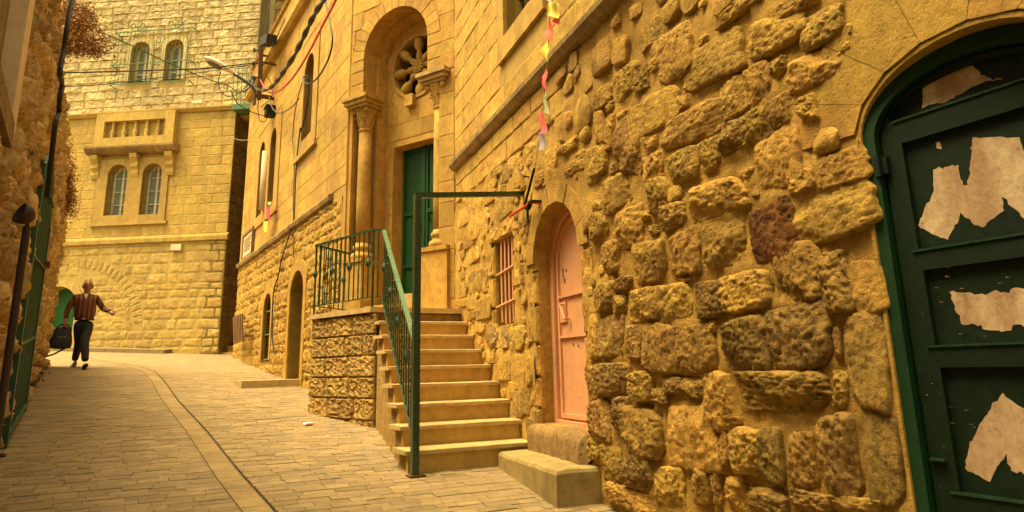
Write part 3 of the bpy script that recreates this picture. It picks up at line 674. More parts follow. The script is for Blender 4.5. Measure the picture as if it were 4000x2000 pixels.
# upper wall right of the portal
UWo = rect(-.44, .45, 3.50, 5.0)
MB().plate(W1, rect(-2.64, 7.3, 2.6, 6.3), [UWo], -.6, 0).build('upper_wall', 'ashlar_joint', CH)
ash.courses(W1, -2.62, 5.2, 2.71, 6.3, (.27, .33), (.45, .85), [rect(-.66, .67, 3.25, 5.25)], 'boss', 'ashlar', (-.004, .013), .006, jit=.006)
u = -2.58
while u < 7.2:
    e = min(u+random.uniform(.5, .9), 7.25); m = MB()
    q = [(-.02, 2.56), (.055, 2.575), (.10, 2.63), (.105, 2.675), (-.02, 2.715)]; a, b = u+.003, e-.003
    m.add([W1.pt(a, v, d) for d, v in q]+[W1.pt(b, v, d) for d, v in q], [(0, 1, 2, 3, 4), (9, 8, 7, 6, 5)]+[(i, (i+1) % 5+0, (i+1) % 5+5, i+5)[::-1] for i in range(5)])
    m.build('cornice_stone', 'cornice', CH); u = e
fr_ = MB().plate(W1, rect(-.66, .67, 3.25, 5.2), [rect(-.44, .45, 3.50, 5.0)], -.1, .045).build('window_surround', 'carved', CH)
wn = fbox(W1, -.50, .5, 3.45, 5.05, -.42, -.36, 'window', 'glass', CH)
for k in range(6): u = -.38+k*.155; MB().bar(W1.pt(u, 3.5, -.17), W1.pt(u, 5.0, -.17), .018).build('bar', 'green', wn)
for k in range(5): v = 3.68+k*.28; MB().bar(W1.pt(-.44, v, -.165), W1.pt(.45, v, -.165), .03, .008).build('crossbar', 'green', wn)
# ---- portal bay
ac, ar, asp = -1.154, .656, 4.73
UA = asp
up_hole = arch(ac-ar, ac+ar, 4.08, asp, ar, 24)
nook = [(-2.03, .4), (-.28, .4), (-.28, 4.08), (ac+ar, 4.08)]+[(ac+ar*cos(pi*i/24), asp+ar*sin(pi*i/24)) for i in range(25)]+[(ac-ar, 4.08), (-2.03, 4.08)]
MB().plate(T, rect(-2.105, .0, -.9, 8.2), [nook], -.26, 0).build('portal_front', 'portal', CH)
inner = arch(-1.76, -.548, .4, asp, ar-.05, 24)
MB().plate(T, rect(-2.4, .2, -.9, 6.), [inner], -.46, -.262).build('portal_jamb', 'portal', CH)
PDo = rect(-1.60, -.70, 1.08, 3.36); WH = circ((-1.125, 4.60), .50, 36)
MB().plate(T, rect(-2.4, .2, -.9, 6.), [PDo, WH], -.82, -.46).build('tympanum', 'portal', CH)
ash.courses(T, -1.76, -.55, 1.1, 5.36, (.26, .34), (.3, .6), [PDo, grow(WH, .03), [( -3, 5.2), (-1.45, 5.2), (-1.76, 4.8), (-3, 4.8)]], 'smooth', 'portal', (-.462, -.452), .006)
ash.courses(T, -2.10, -.0, 4.12, 8.2, (.26, .33), (.35, .7), [arch(ac-ar-.24, ac+ar+.24, 4.0, asp, ar+.24, 20)], 'smooth', 'portal', (-.005, .010), .006)
ash.courses(T, -.27, -.003, .9, 4.08, (.28, .36), (.3, .3), (), 'smooth', 'portal', (-.005, .010), .006)
jambs(T, [(-2.10, ac-ar-.0), (ac+ar, -.003)], 4.1, asp, -.01, .012, 'portal', CH, (.2, .26), kind='smooth')
ring_stones(T, (ac, asp), ar+.001, ar+.24, 0, pi, 15, -.01, .016, 'portal', CH)
# archivolt moulding outside
m = MB().plate(T, arch(ac-ar-.30, ac+ar+.30, 4.75, asp+.02, ar+.30, 26), [arch(ac-ar-.245, ac+ar+.245, 4.74, asp+.02, ar+.245, 26)], -.01, .04)
# portal door
pd = fbox(T, -1.62, -.68, 1.06, 3.38, -.76, -.70, 'portal_door', 'portal_green', CH); pd['label'] = 'tall green metal double door'
for a, b in ((-1.60, -1.17), (-1.13, -.70)):
    lf = MB().plate(T, rect(a+.005, b-.005, 1.09, 3.355), [rect(a+.05, b-.05, 1.15, 1.50), rect(a+.05, b-.05, 1.56, 2.3), rect(a+.05, b-.05, 2.36, 3.29)], -.70, -.672).build('door_leaf', 'portal_green', pd)
fbox(T, -1.175, -1.125, 1.08, 3.36, -.70, -.655, 'meeting_stile', 'portal_green', pd)
MB().tube([T.pt(-1.20, 2.0, -.66), T.pt(-1.20, 2.12, -.66)], .012, 8).build('handle', 'iron', pd)
for uv in ((-1.25, 2.35), (-1.25, 1.62), (-1.05, 2.2)): fbox(T, uv[0]-.012, uv[0]+.012, uv[1]-.03, uv[1]+.03, -.68, -.664, 'keyhole', 'dark_inside', pd)
# steps up into the portal
fbox(T, -1.755, -.552, .62, .90, -.44, .02, 'portal_step', 'riser', CH); fbox(T, -1.63, -.67, .62, 1.085, -.72, -.445, 'threshold', 'tread', CH)
# ---- columns
def capital(c, z0, r, parent):
    m = MB(); m.lathe(c+Vector((0, 0, z0)), [(0, r*1.02), (.025, r*1.22), (.05, r*1.02), (.07, r*1.0), (.16, r*1.12), (.26, r*1.4), (.34, r*1.75), (.36, r*1.8)], 20)
    cp = m.build('capital', 'carved', parent, smooth=True)
    for row, (zz, k, rr, hh) in enumerate(((.07, 8, r*1.02, .15), (.17, 8, r*1.15, .17))):
        for i in range(k):
            t = 2*pi*(i+.5*row)/k; d = Vector((cos(t), sin(t), 0)); s_ = Vector((-sin(t), cos(t), 0)); b = c+Vector((0, 0, z0+zz)); lm = MB(); wv = .034
            pr = [(0, .0, 1.), (.4, .012, 1.15), (.75, .028, 1.), (1., .06, .7), (.9, .075, .4)]
            for q, o_, wk in pr: lm.v += [b+d*(rr+o_)+Zv*hh*q-s_*wv*wk, b+d*(rr+o_+.012)+Zv*hh*q, b+d*(rr+o_)+Zv*hh*q+s_*wv*wk]
            for j in range(4):
                for e in range(2): lm.f.append((j*3+e, j*3+e+1, j*3+e+4, j*3+e+3))
            lm.build('carved_leaf', 'carved', cp)
    for i in range(4):
        t = pi/4+i*pi/2+radians(28); d = Vector((cos(t), sin(t), 0)); p = c+Vector((0, 0, z0+.325))+d*r*1.95
        MB().lathe(p-Vector((-d.y, d.x, 0))*.03, [(0, .03), (.008, .042), (.052, .042), (.06, .03)], 10, axis=Vector((-d.y, d.x, 0))).build('volute', 'carved', cp)
    return cp
for uc in (-1.875, -.335):
    c = T.pt(uc, 0, -.135 if uc < -1 else -.115); r = .108
    MB().lathe(c+Vector((0, 0, 1.84)), [(0, r*1.04), (.6, r*1.03), (1.2, r), (1.74, r*.94)], 22).build('column_shaft', 'carved', CH, smooth=True)
    MB().lathe(c+Vector((0, 0, 1.60)), [(0, r*1.6), (.05, r*1.6), (.085, r*1.5), (.10, r*1.2), (.14, r*1.15), (.16, r*1.32), (.20, r*1.3), (.215, r*1.08), (.245, r*1.05)], 22).build('column_base', 'carved', CH, smooth=True)
    capital(c, 3.57, r*.94, CH)
    m = MB(); T2 = T
    for (v0, v1, k) in ((3.935, 3.975, .20), (3.977, 4.04, .235), (4.042, 4.10, .27)): m.fbox(T, uc-k, uc+k, v0, v1, -.26, k-.12)
    m.build('abacus', 'cornice' if uc > -1 else 'carved', CH)
    mp_ = Masonry(); v = .62
    fbox(T, uc-.19 if uc < -1 else -.545, uc+.19 if uc < -1 else -.09, .62, 1.54, -.26, .06, 'pedestal', 'portal', CH); fbox(T, uc-.21 if uc < -1 else -.565, uc+.21 if uc < -1 else -.08, 1.542, 1.60, -.26, .085, 'pedestal_cap', 'portal', CH)
# ---- wheel window
wh = MB().plate(T, circ((-1.125, 4.60), .54, 36), (), -.80, -.74).build('wheel_window', 'dark_inside', CH); wh['label'] = 'round stone wheel window with wavy spokes around a rosette'
MB().plate(T, circ((-1.125, 4.60), .535, 40), [circ((-1.125, 4.60), .485, 40)], -.52, -.435).build('rim', 'carved', wh)
for i in range(8):
    t = pi/8*0+i*pi/4+.05; d = T.u*cos(t)+Zv*sin(t); c = T.pt(-1.125, 4.60, -.52)
    pr = [(.07, .030), (.11, .032), (.15, .052), (.19, .060), (.225, .046), (.255, .034), (.29, .040), (.33, .070), (.385, .084), (.44, .078), (.50, .066)]
    MB().lathe(c, pr, 12, axis=d, xa=T.n).build('spoke', 'carved', wh, smooth=True)
c = T.pt(-1.125, 4.60, -.50)
MB().lathe(c, [(-.03, .11), (.02, .115), (.035, .10), (.04, .03)], 20, axis=T.n).build('hub', 'carved', wh)
for i in range(12):
    t = i*pi/6; d = T.u*cos(t)+Zv*sin(t); s_ = T.n.cross(d); b = c+T.n*.04
    lm = MB(); lm.add([b+d*.015-s_*.006, b+d*.06-s_*.024+T.n*.02, b+d*.112-s_*.02, b+d*.118+T.n*.012, b+d*.112+s_*.02, b+d*.06+s_*.024+T.n*.02, b+d*.015+s_*.006, b+d*.06+T.n*.035], [(0, 1, 7), (1, 2, 3, 7), (7, 3, 4, 5), (7, 5, 6, 0)]); lm.build('petal', 'carved', wh)
MB().lathe(c+T.n*.04, [(0, .03), (.025, .028), (.035, .012)], 10, axis=T.n).build('boss', 'carved', wh)
u, v = T.px(1311+0, 0) if False else (-1.21, 4.05); fbox(T, -1.29, -1.13, 3.94, 4.12, -.46, -.36, 'keystone_block', 'carved', CH)
# ---- nave wall left of the portal
wins2 = {'high': arch(-3.22, -2.52, 4.28, 5.62, .33), 'tw1': arch(-7.35, -6.72, 3.6, 5.12, .3), 'tw2': arch(-6.12, -5.50, 3.55, 5.08, .3)}
DR = arch(-3.48, -2.52, -.45, 1.38, .42); GR = arch(-5.80, -5.05, .28, 1.30, .34)
allh = list(wins2.values())+[DR, GR]
MB().plate(W2, rect(-9.3, -.345, -1.2, 8.15), allh, -.6, 0).build('nave_wall', 'ashlar_joint', CH)
MB().fbox(Fr((W2.pt(-9.3, 0).x, W2.pt(-9.3, 0).y), 75), -4, 0.0, -1, 8.15, -.3, 0).build('end_wall', 'ashlar', CH)
surr = [rect(-3.52, -2.20, 4.0, 6.25), rect(-7.75, -5.10, 3.35, 5.62)]
ash.courses(W2, -9.29, -.36, 2.78, 7.22, (.27, .33), (.42, .8), surr, 'smooth', 'ashlar', (-.004, .008), .005, jit=.004)
ash.courses(W2, -9.29, -.36, 7.42, 8.15, (.24, .3), (.42, .8), (), 'smooth', 'ashlar', (-.005, .012), .007)
mortar_field(W2, -9.29, -.5, -.9, 2.66, .07, [grow(DR, .1), grow(GR, .08)], .016, 'mortar', 'mortar', CH, d=.004)
rub.courses(W2, -9.29, -.5, -.75, 2.64, (.11, .28), (.14, .46), [grow(DR, .16), grow(GR, .12)], 'rough', 'rubble', (-.03, .034), .012, jit=.09, rot=.12, skip=.10, bottom=lambda p: g(p.y), matf=lambda u, v: 'mortar' if random.random() < .3 else 'ashlar')
def course_run(F, u0, u1, q, name, mat, parent, ln=(.6, 1.)):
    u = u0
    while u < u1-.05:
        e = min(u+random.uniform(*ln), u1); m = MB(); n = len(q)
        m.add([F.pt(u+.003, v, d) for d, v in q]+[F.pt(e-.003, v, d) for d, v in q], [tuple(range(n)), tuple(range(2*n-1, n-1, -1))]+[(i+n, (i+1) % n+n, (i+1) % n, i) for i in range(n)])
        m.build(name, mat, parent); u = e
course_run(W2, -9.29, -1.0, [(-.02, 2.64), (.07, 2.66), (.09, 2.72), (.085, 2.75), (-.02, 2.79)], 'string_course_stone', 'cornice', CH)
course_run(W2, -9.29, -.36, [(-.02, 7.22), (.10, 7.24), (.16, 7.32), (.16, 7.38), (-.02, 7.43)], 'eaves_stone', 'ashlar', CH)
course_run(W2, -9.31, -.36, [(-.6, 8.15), (.06, 8.15), (.08, 8.20), (.06, 8.26), (-.6, 8.26)], 'coping_stone', 'ashlar', CH)
def bars(F, poly, d, nb, nc, parent, mat='green', r=.012):
    us = [p[0] for p in poly]; v0 = min(p[1] for p in poly); v1 = max(p[1] for p in poly); a, b = min(us), max(us)
    for k in range(nb):
        u = a+(b-a)*(k+.5)/nb; h = v1
        for (x, y), (z, w_) in zip(poly, poly[1:]):
            if (x-u)*(z-u) <= 0 and y > v0+.1 and w_ > v0+.1: h = max(y, w_)
        MB().bar(F.pt(u, v0, d), F.pt(u, h, d), r).build('bar', mat, parent)
    for k in range(nc):
        v = v0+(v1-v0)*(k+.6)/(nc+.5); MB().bar(F.pt(a, v, d), F.pt(b, v, d), r*1.5, r*.6).build('crossbar', mat, parent)
def opening(F, poly, depth, parent, name, mat, bar=None, label=None):
    p = MB().plate(F, grow(poly, .03), (), -depth-.06, -depth).build(name, mat, parent)
    if label: p['label'] = label
    if bar: bars(F, poly, -depth*.45, *bar, p)
    return p
opening(W2, wins2['high'], .35, CH, 'window', 'glass', (4, 5)); opening(W2, wins2['tw1'], .35, CH, 'window', 'glass', (4, 5)); opening(W2, wins2['tw2'], .35, CH, 'window', 'glass', (4, 5))
MB().plate(W2, rect(-3.52, -2.20, 4.0, 6.25), [wins2['high']], -.1, .03).build('window_surround', 'carved', CH)
fbox(W2, -3.6, -2.12, 3.93, 4.03, -.02, .07, 'window_sill', 'carved', CH)
MB().plate(W2, rect(-7.75, -5.10, 3.35, 5.62), [wins2['tw1'], wins2['tw2']], -.1, .03).build('window_surround', 'carved', CH)
MB().tube([W2.pt(-6.42, 3.62, .05), W2.pt(-6.42, 5.0, .05)], .09, 12).build('mullion_shaft', 'slab', CH, smooth=True)
wd_ = opening(W2, GR, .12, CH, 'window', 'glass', None, 'narrow round-headed ground window behind dark mesh'); 
for k in range(9): u = -5.76+k*.083; MB().bar(W2.pt(u, .29, -.06), W2.pt(u, 1.58-.9*abs(u+5.425)**2, -.06), .008).build('mesh_wire', 'green', wd_)
for k in range(14): v = .34+k*.088; MB().bar(W2.pt(-5.8, v, -.055), W2.pt(-5.05, v, -.055), .008).build('mesh_wire', 'green', wd_)
for v in (.30, .80, 1.28): MB().bar(W2.pt(-5.8, v, -.05), W2.pt(-5.05, v, -.05), .03, .02).build('crossbar', 'pale_green', wd_)
dd_ = opening(W2, DR, .5, CH, 'side_door', 'portal_green', None, 'green side door in a deep arched recess')
fbox(W2, -3.02, -2.98, -.2, 1.75, -.5, -.47, 'meeting_stile', 'portal_green', dd_)
MB().plate(W2, grow(DR, .17), [DR], -.2, .03).build('door_surround', 'ashlar', CH)
MB().plate(W2, grow(GR, .10), [GR], -.1, .03).build('window_surround', 'ashlar', CH)
ash.flush('ashlar_block', CH, 300, 'ashlar_facing'); rub.flush('rubble_block', CH, 300, 'rubble_facing')
m = MB(); a = W2.pt(-4.1, 0, .0); 
for (u0, u1, d1, z) in ((-4.0, -2.45, .95, .10),): m.fbox(W2, u0, u1, g(12.9)-.3, g(12.4)+z, -.5, d1)
ts = m.build('doorstep', 'tread'); tag(ts, 'low stone doorstep slab in front of the recessed green side door', 'doorstep')
# ================================================================== STAIRCASE
SC = thing('staircase', (2.5, 6.8, g(6.8)), 'pale stone staircase of nine steps rising along the rubble wall to the portal', 'staircase')
lx = [1.93, 1.985, 2.04, 2.095, 2.15, 2.20, 2.25, 2.30, 2.34]
core = MB()
for i in range(9):
    y = 5.70+.296*i; z = -.63+.17*i; xl = lx[i]; xr = Xw(y+.3)+.03; y2 = y+.296+.035 if i < 8 else 8.55
    # worn tread slab with a slightly wavy nosing
    m = MB(); n = 12; pts = []
    if i < 8:
        for k in range(n+1):
            x = xl+(xr-xl)*k/n; wv = .004*noise.noise(Vector((x*5, i*3.3, 0))); zz = .003*noise.noise(Vector((x*3, i*5.1, 2)))
            m.v += [Vector((x, y2, z)), Vector((x, y+.008+wv, z+zz)), Vector((x, y+wv, z-.006+zz)), Vector((x, y+wv, z-.036)), Vector((x, y2, z-.036))]
        for k in range(n):
            for e in range(5): a, b = k*5+e, k*5+(e+1) % 5; m.f.append((a, b, b+5, a+5))
        m.f += [(4, 3, 2, 1, 0), tuple(n*5+e for e in range(5))]
        m.build('tread', 'tread', SC)
    zb = z-.17 if i else g(5.7)-.1
    MB().box((xl+.035, y+.028, zb), (xr, y+.08, z-.037)).build('riser', 'riser', SC)
    core.box((xl+.06, y+.06, g(5.7)-.3), (xr, y+.3555 if i < 8 else 8.3, z-.04))
core.build('stair_core', 'block', SC)
C1, C2, C3 = Vector((2.30, 7.93, 0)), Vector((1.86, 9.30, 0)), Vector((2.47, 9.86, 0))
pl = [(2.27, 8.05), (3.6, 8.05), (3.45, 8.5), (2.9, 9.6), (2.5, 9.9), (1.90, 9.29)]
m = MB(); m.add([(x, y, -1.2) for x, y in pl]+[(x, y, .66) for x, y in pl], [tuple(range(6))[::-1], tuple(range(6, 12))]+[(i, (i+1) % 6, (i+1) % 6+6, i+6) for i in range(6)]); m.build('landing_core', 'block', SC)
pl = [(2.25, 7.96), (3.6, 7.96), (3.48, 8.5), (2.9, 9.7), (2.47, 9.92), (1.82, 9.31)]
m = MB(); m.add([(x, y, .672) for x, y in pl]+[(x, y, .73) for x, y in pl], [tuple(range(6))[::-1], tuple(range(6, 12))]+[(i, (i+1) % 6, (i+1) % 6+6, i+6) for i in range(6)]); m.build('landing_slab', 'tread', SC)
MB().box((lx[8], 8.068-.0, .694), (Xw(8.3), 8.3, .7345)).build('tread', 'tread', SC)
LF = Fr((C1.x, C1.y), math.degrees(atan2(C2.x-C1.x, C2.y-C1.y))); ll = (C2-C1).length
mb = Masonry()
v = .66-.235
while v > -.95:
    u = -ll
    while u < -.02:
        wd = min(random.uniform(.36, .58), -u); wd = -u if -u-wd < .2 else wd
        mb.block(LF, u+.005, u+wd-.005, v+.004, v+.235-.004, -.03, random.uniform(.030, .042), 'rock', 'block'); u += wd
    v -= .239
SF = Fr((lx[0]+.065, 5.74), math.degrees(math.atan((lx[8]-lx[0])/(7.95-5.74))))
kk = 1/cos(math.atan((lx[8]-lx[0])/(7.95-5.74)))
for i in range(8):
    u1_, u0_ = -.296*i*kk, -.296*(i+1)*kk-.002; top = -.63+.17*i-.04; v = -1.05
    while v < top-.02:
        h = min(.239, top-v)
        if i % 2 == (int((v+1.05)/.239+.5) % 2) and i < 7 and v+.24 < top: mb.block(SF, u0_-.296*kk+.003, u1_-.003, v+.003, v+h-.003, -.03, .03, 'rock', 'block')
        elif not (i and (i-1) % 2 == (int((v+1.05)/.239+.5) % 2) and i-1 < 7 and v+.24 < top-.17): mb.block(SF, u0_+.003, u1_-.003, v+.003, v+h-.003, -.03, .03, 'rock', 'block')
        v += .239
mb.flush('rock_faced_block', SC, 300)
# concrete bench-like step under the salmon door
m = MB(); a, b = Vector((2.745, 5.66)), Vector((2.575, 4.40)); n = 10; rows = []
def platp(x, y, z):
    p = Vector((x, y, z)); k = .012*noise.noise(p*5)+.006*noise.noise(p*14); return Vector((x+k, y+k*.6, z+k*.5))
prof = [(0, -1.15), (0, -.72), (.012, -.697), (.04, -.690), (.5, -.685)]
for off, z in prof:
    ring = []
    for k in range(n+1): q = k/n; ring.append(platp(a.x+(b.x-a.x)*q+off, a.y+(b.y-a.y)*q+(off if k == n else 0), z))
    for k in range(1, 7): q = k/6; e = Vector((Xw(b.y)+.05, b.y)); ring.append(platp(b.x+off*(1-q)+(e.x-b.x)*q, b.y+min(off, .05), z))
    rows.append(ring)
nn = len(rows[0])
for r in rows[:4]: m.v += r
for j in range(3):
    for i in range(nn-1): A = j*nn+i; m.f.append((A, A+nn, A+nn+1, A+1)[::-1])
top = [3*nn+i for i in range(nn)]; m.v += [Vector((Xw(5.66)+.05, 5.66, -.685))]; m.f.append(tuple(top+[len(m.v)-1]))
ps = m.build('concrete_step', 'concrete'); tag(ps, 'worn concrete step block below the salmon pink door', 'step block')
# ================================================================== RAILING
RA = thing('stair_railing', (2.1, 7.9, .73), 'green iron railing with pointed ornaments around the landing and down the stairs', 'railing')
zt = 1.645; R0 = Vector((2.44, 9.80, zt)); R1 = Vector((1.88, 9.28, zt)); R2 = Vector((2.28, 7.99, zt)); R3 = Vector((2.39, 7.96, zt)); R4 = Vector((1.985, 5.66, .245))
for a, b in ((R0, R1), (R1, R2), (R2, R3), (R3, R4)):
    d = (b-a).normalized(); MB().bar(a-d*.012, b+d*.012, .045, .022).build('handrail', 'rail' if b is not R4 else 'rail_sheen', RA)
    o_ = Vector((0, 0, -.80 if b is not R4 else -.80)); MB().bar(a+o_, b+o_, .028, .012).build('bottom_rail', 'rail', RA)
def baluster(p, top, bot, orn):
    m = MB().bar((p.x, p.y, bot), (p.x, p.y, top), .0135); o = m.build('baluster', 'rail', RA)
    if orn == 1:
        z = (top+bot)/2+.02; MB().lathe(Vector((p.x, p.y, z-.06)), [(0, .008), (.02, .02), (.05, .034), (.075, .03), (.12, .012), (.17, .006)], 8).build('ornament', 'rail', o)
    elif orn == 2:
        z = (top+bot)/2; pts = []
        for sg in (-1, 1):
            pp = [Vector((p.x, p.y, z+.10))+Vector((.35, -.9, 0))*0]
            q = [(.0, -.10), (.03, -.075), (.04, -.03), (.02, .01), (.0, .05), (.03, .09)]
            MB().tube([Vector((p.x+.3*sg*a, p.y+.95*sg*a, z+b)) for a, b in q], .005, 5).build('ornament', 'rail', o)
    elif orn == 3:
        m = MB()
        pts = [Vector((p.x+.009*cos(t*2.2), p.y+.009*sin(t*2.2), bot+.08+(top-bot-.16)*t/20)) for t in range(21)]
        m.tube(pts, .006, 5).build('twist', 'rail', o)
def run(a, b, n, orns, dz=.80, e0=1):
    for i in range(e0, n):
        p = a+(b-a)*(i/n); baluster(p, p.z-.01, p.z-dz, orns[i % len(orns)])
run(R0, R1, 7, [0, 1, 0, 2]); run(R1, R2, 13, [1, 0, 2, 0], e0=0); run(R2, R3, 2, [2], e0=0); run(R3, R4, 16, [0, 1, 0, 3])
for p in (R1, R2): MB().bar((p.x, p.y, .62), (p.x, p.y, zt), .022).build('newel_bar', 'rail', RA)
# tall post with bar to the wall
PO = thing('post_frame', (1.985, 5.62, g(5.62)), 'tall dark green square post with a bar running to the wall', 'post')
MB().box((1.955, 5.59, g(5.62)-.05), (2.012, 5.647, 1.50)).build('post', 'rail', PO)
MB().bar((1.96, 5.618, 1.487), W1.ppt(2048, 757, -.02), .045, .045).build('crossbar', 'rail', PO)
MB().box((1.93, 5.56, g(5.6)-.02), (2.06, 5.68, g(5.62)+.012)).build('base_plate', 'iron', PO)
# ================================================================== hose hook, red tube, bunting
def wallpts(F, l, d): return [F.ppt(x, y, d) for x, y in l]
def smoothpts(p, k=6):
    out = []; n = len(p)
    for i in range(n-1):
        a, b, c, d = p[max(i-1, 0)], p[i], p[i+1], p[min(i+2, n-1)]
        for j in range(k):
            t = j/k; out.append(.5*((2*b)+(c-a)*t+(2*a-5*b+4*c-d)*t*t+(3*b-a-3*c+d)*t**3))
    return out+[p[-1]]
hp = smoothpts(wallpts(W1, [(2087, 656), (2070, 725), (2052, 795), (2052, 812), (2064, 818), (2074, 800), (2078, 786)], .09)); hp[-1] = hp[-1]-W1.n*.1
tag(MB().tube(hp, .0125, 8).build('hose_hook', 'green'), 'dark green hose bent into a hook on the wall above the salmon door', 'hose')
hp = smoothpts(wallpts(W1, [(2063, 872), (2061, 845), (2062, 812), (2070, 790), (2079, 784)], .11)); hp[-1] = hp[-1]-W1.n*.12
tag(MB().tube(hp, .0125, 8).build('hose_end', 'green'), 'short dark green hose end hanging behind the hose hook', 'hose')
hp = smoothpts(wallpts(W1, [(1993, 844), (2030, 820), (2066, 796), (2076, 790)], .10)); hp[-1] = hp[-1]-W1.n*.12
tag(MB().tube(hp, .0135, 8).build('red_tube', 'red'), 'short red plastic tube sticking out beside the hose hook', 'tube')
hp = smoothpts(wallpts(W1, [(2024, 656), (2034, 676), (2046, 690)], .05)); hp[-1] = hp[-1]-W1.n*.06
tag(MB().tube(hp, [.003]+[.009]*(len(hp)-1), 6).build('iron_spike', 'iron'), 'small rusty iron spike in the wall above the post bar', 'spike')
BU = thing('bunting', W1.ppt(2089, 655, .1), 'string of small faded coloured pennants hanging down the church wall', 'bunting')
bs = [(2172, -60, .45), (2155, 0, .4), (2148, 60, .38), (2140, 200, .32), (2130, 330, .26), (2118, 450, .2), (2108, 540, .15), (2089, 655, .09)]
bp = smoothpts([W1.ppt(x, y, d) for x, y, d in bs], 8); MB().tube(bp, .003, 5).build('cord', 'wire', BU)
def cloth(name, c):
    m, t, p = new_mat(name); c = tuple(x*(.85 if x > .5 else .5) for x in c); p.inputs['Roughness'].default_value = .7
    n = N(t, 'ShaderNodeTexNoise'); n.inputs['Scale'].default_value = 25; t.links.new(mixc(t, n.outputs['Fac'], tuple(x*.75 for x in c), tuple(min(1, x*1.2) for x in c)), p.inputs['Base Color'])
    return m
fl = [((2157, 32), (-8, -32, 28, -18, 20, 40, -14, 26), (.75, .60, .02)), ((2166, 75), (-16, -28, 14, -25, 20, 25, 0, 18), (.85, .25, .03)), ((2148, 125), (-2, -40, 8, -36, 18, 45, -18, 22), (.80, .16, .03)), ((2137, 195), (2, -40, 8, -30, 10, 50, -30, 15), (.70, .55, .03)), ((2127, 312), (4, -45, 10, -30, 8, 40, -18, 20), (.72, .12, .10)), ((2128, 405), (-4, -40, 2, -42, 16, 42, -8, 30), (.45, .50, .18)), ((2117, 480), (-8, -45, 4, -45, 16, 40, -6, 45), (.72, .08, .08)), ((2118, 552), (-12, -35, 6, -35, 12, 30, -8, 38), (.36, .28, .34)), ((2150, -15), (-8, -20, 14, -20, 10, 22, -4, 20), (.40, .33, .42))]
for k, ((x, y), q, c) in enumerate(fl):
    dd = .4-.31*y/655; P = [W1.ppt(x+q[i], y+q[i+1], dd+(.03 if i in (4, 6) else 0)+.015*((i//2) % 2)) for i in (0, 2, 4, 6)]
    m = MB(); nn = 5
    for j in range(nn):
        for i in range(nn):
            a, b = i/(nn-1), j/(nn-1); p = (P[0]*(1-a)+P[1]*a)*(1-b)+(P[3]*(1-a)+P[2]*a)*b
            p = p+W1.n*(.014*sin(a*5+k)*b+.008*sin(b*7+k)); m.v.append(p)
    o_ = len(m.v); m.v += [p+W1.n*.0015 for p in m.v]
    for j in range(nn-1):
        for i in range(nn-1): a = j*nn+i; m.f += [(a, a+nn, a+nn+1, a+1), (o_+a, o_+a+1, o_+a+nn+1, o_+a+nn)]
    m.build('pennant', cloth('pennant_cloth', c), BU, smooth=True)
# ================================================================== LEFT WALL
LW = thing('left_rubble_wall', L.pt(2, -.3, -.2), 'rugged tan rock wall with an iron grille gate beside the walking man', 'wall')
mortar_field(L, -5.75, 8.25, -1.9, 3.75, .09, [rect(-5.6, -3.62, 1.5, 4)], .05, 'mortar', 'left_mortar', LW, d=-.02)
MB().fbox(L, -5.75, 8.25, -2, 3.72, -1.2, -.125).build('wall_core', 'left_mortar', LW)
EL = Fr((L.pt(8.25, 0).x, L.pt(8.25, 0).y), -4.3-90+0, True)
lm_ = Masonry()
lm_.courses(L, -5.75, 8.25, -1.9, 3.78, (.17, .42), (.22, .62), [rect(-.9, 1.45, -.6, 2.4), rect(-6.2, -3.6, 1.4, 3.9)], 'rough', 'left', (-.06, .13), .03, jit=.06, rot=.12, bottom=lambda p: g(p.y)-.1)
NE = Fr((L.pt(-5.75, 0).x, L.pt(-5.75, 0).y), 90, True); lm_.courses(NE, -1.2, .06, -1.9, 3.78, (.2, .4), (.25, .6), (), 'rough', 'left', (-.06, .10), .03, jit=.05, rot=.1, bottom=lambda p: g(p.y)-.1)
lm_.flush('stone', LW, 300, 'stone_facing')
# grille gate
GT = thing('iron_grille_gate', L.pt(.3, g(9.4), .1), 'tall green iron grille gate with pointed top on the rugged left wall', 'gate')
def gtop(u): return 2.45-.55*((u-.2)/1.15)**2 if u > .2 else 2.45-.3*((u-.2)/1.15)**2
MB().bar(L.pt(1.38, -.40, .12), L.pt(1.38, gtop(1.38), .12), .05).build('stile', 'gate', GT); MB().bar(L.pt(-1.1, -.62, .12), L.pt(-1.1, gtop(-1.1), .12), .05).build('stile', 'gate', GT)
tp = [L.pt(u/10, gtop(u/10), .12) for u in range(-11, 15)]; MB().tube(tp, .025, 6).build('arched_rail', 'gate', GT)
for k in range(11):
    u = -.98+k*.215; MB().bar(L.pt(u, -.5, .12), L.pt(u, gtop(u), .12), .018).build('bar', 'gate', GT)
for v in (-.38, .42, 1.25, 2.05): MB().bar(L.pt(-1.1, v-.1, .135), L.pt(1.38, v+.1, .135), .045, .012).build('crossbar', 'gate', GT)
for k, (u, v) in enumerate(((.9, 1.9), (1.0, .25), (.5, .9), (.95, 1.0))): fbox(L, u-.16, u+.16, v-.13, v+.13, .08, .115, 'mesh_patch', 'green', GT)
fbox(L, 1.28, 1.36, 1.36, 1.44, .12, .19, 'lock_box', 'iron', GT)
